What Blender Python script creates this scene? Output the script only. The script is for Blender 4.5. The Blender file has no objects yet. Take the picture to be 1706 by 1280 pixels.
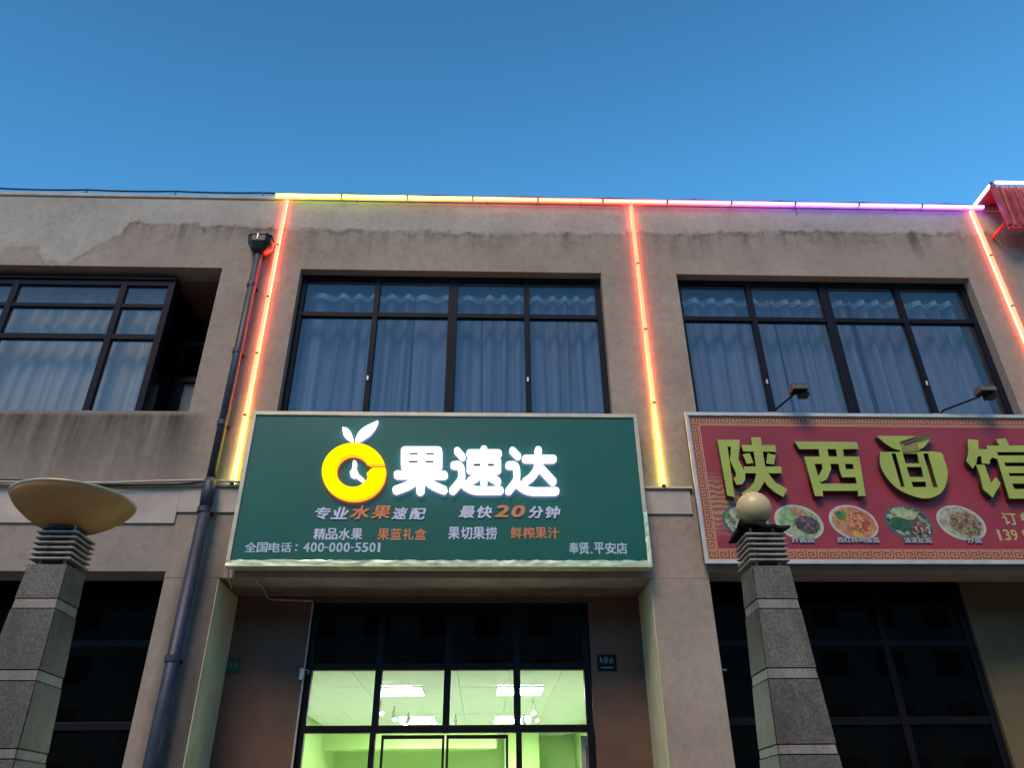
import bpy, bmesh, math, random
from mathutils import Vector, Matrix
random.seed(7)
S = bpy.context.scene
COL = S.collection
# ---------------------------------------------------------------- camera
cam_d = bpy.data.cameras.new('camera'); cam = bpy.data.objects.new('camera', cam_d); COL.objects.link(cam)
cam_d.sensor_width = 36.0; cam_d.lens = 36.0 * 1282.0 / 1706.0; cam_d.clip_end = 2000; cam_d.clip_start = .05
pitch, yaw, roll = 0.53309391, 0.03608607, -0.00914179
F = Vector((math.sin(yaw)*math.cos(pitch), math.cos(yaw)*math.cos(pitch), math.sin(pitch)))
R0 = Vector((math.cos(yaw), -math.sin(yaw), 0)); U0 = R0.cross(F)
Rv = R0*math.cos(roll) + U0*math.sin(roll); Uv = Rv.cross(F)
cam.matrix_world = Matrix(((Rv.x, Uv.x, -F.x, 0), (Rv.y, Uv.y, -F.y, -8.2), (Rv.z, Uv.z, -F.z, 1.55), (0, 0, 0, 1)))
S.camera = cam
# ---------------------------------------------------------------- sky, afterglow, exposure
EXPO = 2.08
EM = 1.0 / 2**EXPO
W = bpy.data.worlds.new('World'); S.world = W; W.use_nodes = True
wn = W.node_tree.nodes; wl = W.node_tree.links
bg = wn['Background']
sky = wn.new('ShaderNodeTexSky'); sky.sky_type = 'NISHITA'; sky.sun_disc = False
sky.sun_elevation = math.radians(4.0); sky.sun_rotation = math.radians(200)
sky.air_density = 1.15; sky.dust_density = .0; sky.ozone_density = 3.8; sky.altitude = 0
# dusk: the sky deepens towards the zenith
tcw = wn.new('ShaderNodeTexCoord'); sxw = wn.new('ShaderNodeSeparateXYZ'); wl.new(tcw.outputs['Generated'], sxw.inputs[0])
mrw = wn.new('ShaderNodeMapRange'); mrw.interpolation_type = 'SMOOTHSTEP'; wl.new(sxw.outputs[2], mrw.inputs[0])
for i_, v_ in ((1, .55), (2, .95), (3, 1.0), (4, .68)): mrw.inputs[i_].default_value = v_
vmw = wn.new('ShaderNodeVectorMath'); vmw.operation = 'SCALE'; wl.new(sky.outputs[0], vmw.inputs[0]); wl.new(mrw.outputs[0], vmw.inputs['Scale'])
tnw = wn.new('ShaderNodeVectorMath'); tnw.operation = 'MULTIPLY'; tnw.inputs[1].default_value = (.72, 1.04, 1.03); wl.new(vmw.outputs[0], tnw.inputs[0])
wl.new(tnw.outputs[0], bg.inputs[0]); bg.inputs[1].default_value = 0.148
sd = bpy.data.lights.new('sun', 'SUN'); so = bpy.data.objects.new('sun', sd); COL.objects.link(so)
sd.energy = 0.72; sd.angle = math.radians(24); sd.color = (1.0, .70, .46)
_az = math.radians(200); _el = math.radians(52)
sdir = Vector((math.sin(_az)*math.cos(_el), math.cos(_az)*math.cos(_el), math.sin(_el)))
so.rotation_euler = sdir.to_track_quat('Z', 'Y').to_euler(); so.location = sdir*30
S.view_settings.view_transform = 'Standard'; S.view_settings.look = 'None'
S.view_settings.exposure = EXPO; S.view_settings.gamma = 1; S.view_settings.use_curve_mapping = False
S.cycles.max_bounces = 6; S.cycles.transparent_max_bounces = 12; S.cycles.sample_clamp_indirect = 4
S.cycles.caustics_reflective = False; S.cycles.caustics_refractive = False
S.cycles.use_denoising = True

# ---------------------------------------------------------------- helpers
def obj(name, bm, m=None, parent=None, bevel=0, smooth=False, **props):
    if isinstance(bm, bpy.types.Mesh): me = bm
    else:
        bmesh.ops.recalc_face_normals(bm, faces=bm.faces)
        me = bpy.data.meshes.new(name); bm.to_mesh(me); bm.free()
    if m is not None and not me.materials: me.materials.append(m)
    if smooth: me.polygons.foreach_set('use_smooth', [True]*len(me.polygons))
    o = bpy.data.objects.new(name, me); COL.objects.link(o); o.parent = parent
    if bevel:
        b = o.modifiers.new('bevel', 'BEVEL'); b.width = bevel; b.segments = 2; b.limit_method = 'ANGLE'; b.harden_normals = False
    for k, v in props.items(): o[k] = v
    return o
def thing(name, label, cat, loc=(0, 0, 0), group=None):
    o = bpy.data.objects.new(name, None); COL.objects.link(o); o.location = loc; o.empty_display_size = .2
    o['label'] = label; o['category'] = cat
    if group: o['group'] = group
    return o
def tag(o, label, cat, group=None):
    o['label'] = label; o['category'] = cat
    if group: o['group'] = group
    return o
def part(name, bm, m, root, **k):
    """bm is in world coordinates; root stands at its own location"""
    loc = root.location
    p = root
    while p.parent: p = p.parent; loc = loc + p.location
    bmesh.ops.translate(bm, vec=-loc, verts=bm.verts)
    return obj(name, bm, m, root, **k)
def B(*boxes, bm=None):
    bm = bm or bmesh.new()
    for x0, x1, y0, y1, z0, z1 in boxes:
        v = [bm.verts.new((x, y, z)) for x in (x0, x1) for y in (y0, y1) for z in (z0, z1)]
        for f in ((0,1,3,2), (4,6,7,5), (0,4,5,1), (2,3,7,6), (0,2,6,4), (1,5,7,3)): bm.faces.new([v[i] for i in f])
    return bm
def tube(pts, r, n=8, bm=None, cap=True, radii=None):
    bm = bm or bmesh.new(); rings = []
    pts = [Vector(p) for p in pts]
    for i, p in enumerate(pts):
        d = (pts[min(i+1, len(pts)-1)] - pts[max(i-1, 0)]).normalized()
        up = Vector((0, 0, 1)) if abs(d.z) < .9 else Vector((0, 1, 0))
        a = d.cross(up).normalized(); b = a.cross(d)
        rr = radii[i] if radii else r
        rings.append([bm.verts.new(p + (a*math.cos(t) + b*math.sin(t))*rr) for t in [2*math.pi*k/n for k in range(n)]])
    for A_, B_ in zip(rings, rings[1:]):
        for k in range(n): bm.faces.new((A_[k], A_[(k+1) % n], B_[(k+1) % n], B_[k]))
    if cap: bm.faces.new(rings[0]); bm.faces.new(rings[-1])
    return bm
def lathe(prof, c, n=40, bm=None):
    bm = bm or bmesh.new(); rings = []
    for r, z in prof:
        if r < 1e-5: rings.append([bm.verts.new((c[0], c[1], c[2]+z))])
        else: rings.append([bm.verts.new((c[0]+r*math.cos(2*math.pi*k/n), c[1]+r*math.sin(2*math.pi*k/n), c[2]+z)) for k in range(n)])
    for A_, B_ in zip(rings, rings[1:]):
        for k in range(n):
            a = [A_[k % len(A_)], A_[(k+1) % len(A_)], B_[(k+1) % len(B_)], B_[k % len(B_)]]
            u = [];  [u.append(q) for q in a if q not in u]
            if len(u) > 2: bm.faces.new(u)
    return bm
def walls(xs, zs, holes, y0, y1):
    """one slab between y0 and y1 over the grid xs x zs, left open where holes(x, z) says so"""
    bm = bmesh.new(); nx, nz = len(xs)-1, len(zs)-1
    solid = [[not holes((xs[i]+xs[i+1])/2, (zs[j]+zs[j+1])/2) for j in range(nz)] for i in range(nx)]
    vs = {}
    def v(i, y, j):
        k = (i, y, j)
        if k not in vs: vs[k] = bm.verts.new((xs[i], y, zs[j]))
        return vs[k]
    ok = lambda i, j: 0 <= i < nx and 0 <= j < nz and solid[i][j]
    for i in range(nx):
        for j in range(nz):
            if not solid[i][j]: continue
            for y in (y0, y1): bm.faces.new((v(i, y, j), v(i+1, y, j), v(i+1, y, j+1), v(i, y, j+1)))
            for (a, b, n) in (((i, j), (i, j+1), (i-1, j)), ((i+1, j), (i+1, j+1), (i+1, j)), ((i, j), (i+1, j), (i, j-1)), ((i, j+1), (i+1, j+1), (i, j+1))):
                if not ok(*n): bm.faces.new((v(a[0], y0, a[1]), v(b[0], y0, b[1]), v(b[0], y1, b[1]), v(a[0], y1, a[1])))
    return bm
def flat_shape(loops, y, depth, name='glyph', bevel=0):
    """closed outlines (x, z), even-odd filled, standing at y and depth thick towards +y"""
    cu = bpy.data.curves.new(name, 'CURVE'); cu.dimensions = '2D'; cu.fill_mode = 'BOTH'
    for L in loops:
        sp = cu.splines.new('POLY'); sp.points.add(len(L)-1); sp.use_cyclic_u = True
        for p, q in zip(sp.points, L): p.co = (q[0], q[1], 0, 1)
    cu.extrude = depth/2; cu.bevel_depth = bevel; cu.bevel_resolution = 1; cu.offset = -bevel
    t = bpy.data.objects.new(name, cu); COL.objects.link(t)
    me = bpy.data.meshes.new_from_object(t.evaluated_get(bpy.context.evaluated_depsgraph_get()))
    bpy.data.objects.remove(t); bpy.data.curves.remove(cu)
    bm = bmesh.new(); bm.from_mesh(me); bpy.data.meshes.remove(me)
    bmesh.ops.transform(bm, matrix=Matrix(((1, 0, 0, 0), (0, 0, -1, y+depth/2), (0, 1, 0, 0), (0, 0, 0, 1))), verts=bm.verts)
    return bm
def text_bm(s, x0, x1, z0, z1, y, depth, bold=.02, shear=0):
    """lettering s filling the rectangle x0..x1, z0..z1, front at y; boldened by overlaid copies a hair apart in depth"""
    cu = bpy.data.curves.new('lettering', 'FONT'); cu.body = s; cu.size = 1; cu.shear = shear
    cu.resolution_u = 3; cu.fill_mode = 'BOTH' if depth > 0 else 'FRONT'; cu.extrude = .1 if depth > 0 else 0
    t = bpy.data.objects.new('lettering', cu); COL.objects.link(t)
    me = bpy.data.meshes.new_from_object(t.evaluated_get(bpy.context.evaluated_depsgraph_get()))
    bpy.data.objects.remove(t); bpy.data.curves.remove(cu)
    co = [tuple(v.co) for v in me.vertices]; fs = [tuple(p.vertices) for p in me.polygons]; bpy.data.meshes.remove(me)
    a, b = min(c[0] for c in co), max(c[0] for c in co); c_, d = min(c[1] for c in co), max(c[1] for c in co)
    bm = bmesh.new(); q = bold
    offs = [(0, 0)] if not q else [(q, q*.8), (-q, q*.8), (q, -q*.8), (-q, -q*.8), (0, 0)]
    A0, A1, C0, C1 = a-q, b+q, c_-q*.8, d+q*.8
    for k, (ox, oz) in enumerate(offs):
        e = .00035*k; vs = []
        for px, pz, py in co:
            yy = y + (.1-py)/.2*depth if depth > 0 else y
            vs.append(bm.verts.new((x0+(px+ox-A0)/(A1-A0)*(x1-x0), yy-e, z0+(pz+oz-C0)/(C1-C0)*(z1-z0))))
        for f in fs:
            try: bm.faces.new([vs[i] for i in f])
            except ValueError: pass
    return bm
# ---------------------------------------------------------------- materials
def nodes(name):
    m = bpy.data.materials.new(name); m.use_nodes = True; nt = m.node_tree
    return m, nt, nt.nodes, nt.links, nt.nodes['Principled BSDF']
def nnoise(N, L, scale, detail=4, vec=None, rough=.6, stretch=None):
    n = N.new('ShaderNodeTexNoise'); n.inputs['Scale'].default_value = scale; n.inputs['Detail'].default_value = detail; n.inputs['Roughness'].default_value = rough
    g = N.new('ShaderNodeNewGeometry')
    src = g.outputs['Position']
    if stretch:
        mp = N.new('ShaderNodeMapping'); mp.inputs['Scale'].default_value = stretch; L.new(src, mp.inputs[0]); src = mp.outputs[0]
    L.new(src, n.inputs['Vector'])
    return n
def ramp(N, L, src, stops, interp='LINEAR'):
    r = N.new('ShaderNodeValToRGB'); L.new(src, r.inputs[0]); r.color_ramp.interpolation = interp
    e = r.color_ramp.elements
    while len(e) < len(stops): e.new(.5)
    for q, (p, c) in zip(e, stops):
        q.position = p; q.color = (*c, 1) if len(c) == 3 else c
    return r
def mathn(N, L, op, a, b=None, c=None, clamp=False):
    n = N.new('ShaderNodeMath'); n.operation = op; n.use_clamp = clamp
    for i, q in enumerate((a, b, c)):
        if q is None: continue
        if isinstance(q, (int, float)): n.inputs[i].default_value = q
        else: L.new(q, n.inputs[i])
    return n.outputs[0]
def mixc(N, L, f, a, b, mode='MIX'):
    n = N.new('ShaderNodeMix'); n.data_type = 'RGBA'; n.blend_type = mode
    for i, q in ((0, f), (6, a), (7, b)):
        if isinstance(q, (int, float)): n.inputs[i].default_value = q
        elif isinstance(q, tuple): n.inputs[i].default_value = (*q, 1)
        else: L.new(q, n.inputs[i])
    return n.outputs[2]
def mat(name, col, rough=.6, metal=0, var=.12, scale=6, bump=0, bscale=60, spec=.5, stretch=None, coat=0):
    m, nt, N, L, P = nodes(name)
    P.inputs['Roughness'].default_value = rough; P.inputs['Metallic'].default_value = metal; P.inputs['Specular IOR Level'].default_value = spec
    P.inputs['Coat Weight'].default_value = coat
    if var:
        n = nnoise(N, L, scale, 6, stretch=stretch)
        lo = tuple(c*(1-var) for c in col); hi = tuple(min(1, c*(1+var)) for c in col)
        r = ramp(N, L, n.outputs[0], [(.32, lo), (.68, hi)]); L.new(r.outputs[0], P.inputs['Base Color'])
        rr = mathn(N, L, 'MULTIPLY_ADD', n.outputs[0], .25, rough-.12, clamp=True); L.new(rr, P.inputs['Roughness'])
    else: P.inputs['Base Color'].default_value = (*col, 1)
    if bump:
        b = N.new('ShaderNodeBump'); b.inputs['Strength'].default_value = bump; b.inputs['Distance'].default_value = .01
        nb = nnoise(N, L, bscale, 5); L.new(nb.outputs[0], b.inputs['Height']); L.new(b.outputs[0], P.inputs['Normal'])
    return m
def emit(name, col, strength):
    m, nt, N, L, P = nodes(name); N.remove(P); e = N.new('ShaderNodeEmission')
    e.inputs[0].default_value = (*col, 1); e.inputs[1].default_value = strength*EM
    L.new(e.outputs[0], N['Material Output'].inputs[0]); return m
def emit_ramp(name, axis, lo, hi, stops, strength):
    m, nt, N, L, P = nodes(name); N.remove(P); e = N.new('ShaderNodeEmission')
    g = N.new('ShaderNodeNewGeometry'); s = N.new('ShaderNodeSeparateXYZ'); L.new(g.outputs['Position'], s.inputs[0])
    f = mathn(N, L, 'DIVIDE', mathn(N, L, 'SUBTRACT', s.outputs[axis], lo), hi-lo, clamp=True)
    r = ramp(N, L, f, [((p-lo)/(hi-lo), tuple(x/18. for x in c)) for p, c in stops])
    L.new(r.outputs[0], e.inputs[0]); e.inputs[1].default_value = strength*18*EM
    L.new(e.outputs[0], N['Material Output'].inputs[0]); return m
def glass(name, tint=(.8, .88, .95), rough=.0, refl=1.0, dirt=.04):
    m, nt, N, L, P = nodes(name); N.remove(P)
    t = N.new('ShaderNodeBsdfTransparent'); t.inputs[0].default_value = (*tint, 1)
    g = N.new('ShaderNodeBsdfGlossy'); g.inputs['Roughness'].default_value = rough; g.inputs[0].default_value = (.9, .95, 1, 1)
    f = N.new('ShaderNodeLayerWeight'); f.inputs[0].default_value = .5
    fac = mathn(N, L, 'MULTIPLY', mathn(N, L, 'MULTIPLY_ADD', mathn(N, L, 'POWER', f.outputs['Facing'], 5), .96, .04), refl, clamp=True)
    bp = N.new('ShaderNodeBump'); bp.inputs['Strength'].default_value = .05; bp.inputs['Distance'].default_value = .02
    nn = nnoise(N, L, 1.2, 1); L.new(nn.outputs[0], bp.inputs['Height']); L.new(bp.outputs[0], g.inputs['Normal'])
    mx = N.new('ShaderNodeMixShader'); L.new(fac, mx.inputs[0]); L.new(t.outputs[0], mx.inputs[1]); L.new(g.outputs[0], mx.inputs[2])
    d = N.new('ShaderNodeBsdfDiffuse'); d.inputs[0].default_value = (.45, .45, .42, 1)
    n2 = nnoise(N, L, 3, 6, stretch=(1, 1, .4)); df = mathn(N, L, 'MULTIPLY', n2.outputs[0], dirt*2, clamp=True)
    m2 = N.new('ShaderNodeMixShader'); L.new(df, m2.inputs[0]); L.new(mx.outputs[0], m2.inputs[1]); L.new(d.outputs[0], m2.inputs[2])
    L.new(m2.outputs[0], N['Material Output'].inputs[0]); return m

def wall_paint():
    m, nt, N, L, P = nodes('weathered_render')
    g = N.new('ShaderNodeNewGeometry'); s = N.new('ShaderNodeSeparateXYZ'); L.new(g.outputs['Position'], s.inputs[0])
    X, Z = s.outputs[0], s.outputs[2]
    n1 = nnoise(N, L, .9, 6); n2 = nnoise(N, L, 14, 8, rough=.7)
    n3 = nnoise(N, L, 1, 6, stretch=(3.4, 3.4, .35)); n3b = nnoise(N, L, 1, 4, stretch=(9, 9, .5))
    n4 = nnoise(N, L, 5, 5)
    base = ramp(N, L, n1.outputs[0], [(.3, (.270, .238, .204)), (.7, (.350, .312, .270))]).outputs[0]
    grey = ramp(N, L, n1.outputs[0], [(.3, (.31, .305, .28)), (.7, (.41, .40, .37))]).outputs[0]
    # the repainted upper band: its lower edge as a height over X
    fc = N.new('ShaderNodeFloatCurve'); cu = fc.mapping.curves[0]
    xs = [(-12, 8.3), (-7.2, 8.2), (-6.75, 8.22), (-6.5, 8.5), (-6.1, 8.52), (-5.95, 8.2), (-5.6, 8.2), (-5.3, 8.55), (-5.07, 8.68), (-5.03, 8.92), (-1.8, 8.86), (-.1, 8.82), (4, 8.95), (12, 9.0)]
    pts = [((a+12)/24, (b-8)/1.5) for a, b in xs]
    while len(cu.points) < len(pts): cu.points.new(.5, .5)
    for q, (a, b) in zip(cu.points, pts): q.location = (a, b); q.handle_type = 'VECTOR'
    fc.mapping.update()
    L.new(mathn(N, L, 'DIVIDE', mathn(N, L, 'ADD', X, 12), 24), fc.inputs['Value'])
    zb = mathn(N, L, 'MULTIPLY_ADD', fc.outputs[0], 1.5, 8.0)
    zb = mathn(N, L, 'ADD', zb, mathn(N, L, 'MULTIPLY', mathn(N, L, 'SUBTRACT', n4.outputs[0], .5), .34))
    d = mathn(N, L, 'SUBTRACT', Z, zb)
    up = mathn(N, L, 'MULTIPLY_ADD', d, 11, .5, clamp=True)
    col = mixc(N, L, up, base, grey)
    # damp runs under the edge, patchy
    def band(dist, top, length):
        a = mathn(N, L, 'MULTIPLY_ADD', dist, 14, top, clamp=True)
        b = mathn(N, L, 'SUBTRACT', 1, mathn(N, L, 'DIVIDE', mathn(N, L, 'MULTIPLY', dist, 1), length, clamp=True), clamp=True)
        return mathn(N, L, 'MULTIPLY', a, b)
    nd = mathn(N, L, 'MULTIPLY', d, -1)
    st = ramp(N, L, n3.outputs[0], [(.40, (0, 0, 0)), (.60, (1, 1, 1))]).outputs[0]
    st2 = ramp(N, L, n3b.outputs[0], [(.40, (.2, .2, .2)), (.62, (1, 1, 1))]).outputs[0]
    k = mathn(N, L, 'MULTIPLY', mathn(N, L, 'MULTIPLY', band(nd, .6, .55), st), st2)
    notleft = mathn(N, L, 'MULTIPLY_ADD', X, 4, 21, clamp=True)
    k = mathn(N, L, 'MULTIPLY', k, mathn(N, L, 'MULTIPLY_ADD', notleft, .8, .2))
    n9 = nnoise(N, L, .8, 3); pm = ramp(N, L, n9.outputs[0], [(.40, (.25, .25, .25)), (.60, (1, 1, 1))]).outputs[0]
    k = mathn(N, L, 'MULTIPLY', k, pm)
    col = mixc(N, L, mathn(N, L, 'MULTIPLY', k, 1.15, clamp=True), col, (.06, .05, .045))
    n10 = nnoise(N, L, 1.7, 4); pm0 = ramp(N, L, n10.outputs[0], [(.42, (.1, .1, .1)), (.60, (1, 1, 1))]).outputs[0]
    # thin dark line where the repaint ends
    ln = mathn(N, L, 'SUBTRACT', 1, mathn(N, L, 'MULTIPLY', mathn(N, L, 'ABSOLUTE', mathn(N, L, 'ADD', d, .03)), 20), clamp=True)
    col = mixc(N, L, mathn(N, L, 'MULTIPLY', mathn(N, L, 'MULTIPLY', mathn(N, L, 'MULTIPLY', ln, n4.outputs[0]), pm0), .9), col, (.09, .08, .07))
    # runs below the left window sill
    ds = mathn(N, L, 'SUBTRACT', 5.97, Z)
    left = mathn(N, L, 'MULTIPLY_ADD', X, -5, -16.4, clamp=True)
    k2 = mathn(N, L, 'MULTIPLY', mathn(N, L, 'MULTIPLY', band(ds, .0, 1.25), ramp(N, L, n3.outputs[0], [(.32, (.15, .15, .15)), (.6, (1, 1, 1))]).outputs[0]), left)
    col = mixc(N, L, mathn(N, L, 'MULTIPLY', left, mathn(N, L, 'LESS_THAN', Z, 5.97)), col, mixc(N, L, n1.outputs[0], (.24, .22, .198), (.31, .285, .255)))
    col = mixc(N, L, mathn(N, L, 'MULTIPLY', k2, 1.1, clamp=True), col, (.06, .055, .05))
    # smoke-dark lower pillar behind the downpipe
    lp = mathn(N, L, 'MULTIPLY', mathn(N, L, 'MULTIPLY_ADD', Z, -1.6, 7.2, clamp=True), mathn(N, L, 'MULTIPLY', mathn(N, L, 'MULTIPLY_ADD', X, -12, -33, clamp=True), mathn(N, L, 'MULTIPLY_ADD', X, 7, 23.3, clamp=True)))
    col = mixc(N, L, mathn(N, L, 'MULTIPLY', mathn(N, L, 'MULTIPLY', lp, n3.outputs[0]), 1.75, clamp=True), col, (.072, .074, .075))
    # broad grime and rough patches
    n5 = nnoise(N, L, 2.3, 9, rough=.72); n6 = nnoise(N, L, .55, 3)
    gr = mathn(N, L, 'MULTIPLY', ramp(N, L, n5.outputs[0], [(.48, (0, 0, 0)), (.68, (1, 1, 1))]).outputs[0], ramp(N, L, n6.outputs[0], [(.4, (.1, .1, .1)), (.62, (1, 1, 1))]).outputs[0])
    col = mixc(N, L, mathn(N, L, 'MULTIPLY', gr, .5), col, (.15, .135, .12))
    n7 = nnoise(N, L, 3.1, 8, rough=.75)
    bl = mathn(N, L, 'MULTIPLY', band(nd, .7, .30), ramp(N, L, n7.outputs[0], [(.50, (0, 0, 0)), (.60, (1, 1, 1))]).outputs[0])
    col = mixc(N, L, mathn(N, L, 'MULTIPLY', mathn(N, L, 'MULTIPLY', mathn(N, L, 'MULTIPLY', bl, .9), pm), notleft), col, (.07, .065, .06))
    n8 = nnoise(N, L, 8, 8, rough=.8)
    pt = ramp(N, L, n8.outputs[0], [(.35, (.86, .86, .86)), (.5, (1, 1, 1)), (.7, (1.12, 1.11, 1.08))]).outputs[0]
    col = mixc(N, L, 1.0, col, pt, 'MULTIPLY')
    sp = ramp(N, L, n2.outputs[0], [(.3, (.9, .9, .9)), (.7, (1.06, 1.06, 1.06))]).outputs[0]
    col = mixc(N, L, 1.0, col, sp, 'MULTIPLY')
    L.new(col, P.inputs['Base Color']); P.inputs['Roughness'].default_value = .85; P.inputs['Specular IOR Level'].default_value = .25
    b = N.new('ShaderNodeBump'); b.inputs['Strength'].default_value = .25; b.inputs['Distance'].default_value = .006
    nb = nnoise(N, L, 45, 8, rough=.7); L.new(nb.outputs[0], b.inputs['Height']); L.new(b.outputs[0], P.inputs['Normal'])
    return m
def granite(name, col, amp=.5):
    m, nt, N, L, P = nodes(name)
    n = nnoise(N, L, 75, 4, rough=.85); n2 = nnoise(N, L, 3, 4); v = N.new('ShaderNodeTexVoronoi'); v.inputs['Scale'].default_value = 90
    g = N.new('ShaderNodeNewGeometry'); L.new(g.outputs['Position'], v.inputs['Vector'])
    c = ramp(N, L, n.outputs[0], [(.36, tuple(x*(1-amp) for x in col)), (.52, col), (.66, tuple(min(1, x*(1+amp)) for x in col))]).outputs[0]
    c = mixc(N, L, mathn(N, L, 'LESS_THAN', v.outputs['Distance'], .22), c, tuple(x*.45 for x in col))
    c = mixc(N, L, 1.0, c, ramp(N, L, n2.outputs[0], [(.3, (.72, .72, .72)), (.7, (1.15, 1.15, 1.15))]).outputs[0], 'MULTIPLY')
    oi = N.new('ShaderNodeObjectInfo')
    c = mixc(N, L, 1.0, c, ramp(N, L, oi.outputs['Random'], [(0, (.78, .80, .80)), (1, (1.15, 1.13, 1.10))]).outputs[0], 'MULTIPLY')
    n3 = nnoise(N, L, 6, 7, rough=.7, stretch=(1, 1, .3))
    c = mixc(N, L, 1.0, c, ramp(N, L, n3.outputs[0], [(.38, (.68, .67, .64)), (.56, (1, 1, 1))]).outputs[0], 'MULTIPLY')
    L.new(c, P.inputs['Base Color']); P.inputs['Roughness'].default_value = .55
    return m

M = {}
M['wall'] = wall_paint()
M['band'] = mat('grey_band_paint', (.40, .38, .355), .85, var=.18, scale=3, bump=.2)
M['cream'] = mat('cream_reveal_paint', (.55, .51, .34), .8, var=.12, scale=4, bump=.15)
M['brown'] = mat('brown_tile_cladding', (.105, .062, .042), .6, var=.2, scale=3)
M['soffit'] = mat('soffit_paint', (.20, .13, .10), .8, var=.25, scale=3)
M['dark'] = mat('dark_interior', (.02, .02, .022), .9, var=.2)
M['room'] = mat('dim_room_paint', (.06, .06, .065), .9, var=.2)
M['frame'] = mat('navy_black_aluminium', (.007, .010, .022), .6, .0, var=.25, scale=4, spec=.12)
M['frame2'] = mat('black_aluminium', (.004, .004, .007), .45, .0, var=.2, scale=4, spec=.2)
M['glass'] = glass('window_glass', (.92, .95, .98), refl=1.3, dirt=.03)
M['glassb'] = glass('bay_glass', (.80, .84, .86), refl=1.3, dirt=.06)
M['glasss'] = glass('shop_glass', (.93, .97, .95), refl=.7, dirt=.015)
M['glassd'] = glass('dark_shop_glass', (.15, .17, .17), refl=.7, dirt=.005)
M['curtain'] = mat('blue_curtain_cloth', (.082, .112, .185), .9, var=.45, scale=1, stretch=(11, 11, .12))
M['header'] = mat('white_curtain_header', (.92, .92, .90), .8, var=.1)
M['sheer'] = mat('pale_sheer_curtain', (.52, .50, .50), .9, var=.2, scale=1, stretch=(9, 9, .15))
M['pipe'] = mat('navy_pvc_pipe', (.014, .028, .062), .55, var=.5, scale=5, spec=.6)
M['hopper'] = mat('black_pvc', (.008, .008, .010), .35, var=.2)
M['granite'] = granite('dark_granite', (.115, .122, .112), .7)
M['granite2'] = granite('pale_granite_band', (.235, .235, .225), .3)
M['joint'] = mat('black_joint', (.008, .008, .008), .9, var=0)
M['louvre'] = mat('weathered_steel_plate', (.30, .29, .27), .5, .3, var=.3, scale=12)
M['rod'] = mat('white_steel_rod', (.6, .6, .58), .4, .3, var=.1)
M['blackmetal'] = mat('black_sheet_metal', (.012, .012, .013), .5, .3, var=.3)
M['whitecable'] = mat('pale_cable_sheath', (.38, .37, .34), .6, var=.2, scale=8)
M['blackcable'] = mat('black_cable_sheath', (.012, .012, .012), .6, var=0)
M['road'] = mat('asphalt', (.05, .05, .05), .9, var=.3, scale=2, bump=.3)
M['paving'] = mat('grey_paving_stone', (.22, .21, .2), .85, var=.2, scale=2, bump=.2)
M['roofing'] = mat('roof_felt', (.1, .1, .1), .9)
M['foil'] = mat('crinkled_gold_foil', (.92, .86, .52), .32, .65, var=.15, scale=9)
M['creamtrim'] = mat('cream_metal_trim', (.50, .47, .36), .4, .3, var=.12, scale=5)
M['silver'] = mat('silver_trim', (.52, .54, .53), .4, .3, var=.12, scale=5)
M['limewall'] = mat('lime_green_wall_paint', (.50, .70, .28), .8, var=.05, scale=1)
M['shopwhite'] = mat('pale_ceiling_board', (.84, .86, .90), .7, var=.05)
M['shopfloor'] = mat('pale_floor_tile', (.65, .65, .6), .4, var=.1)
M['red'] = mat('red_painted_steel', (.42, .07, .08), .35, .2, var=.2)

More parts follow.
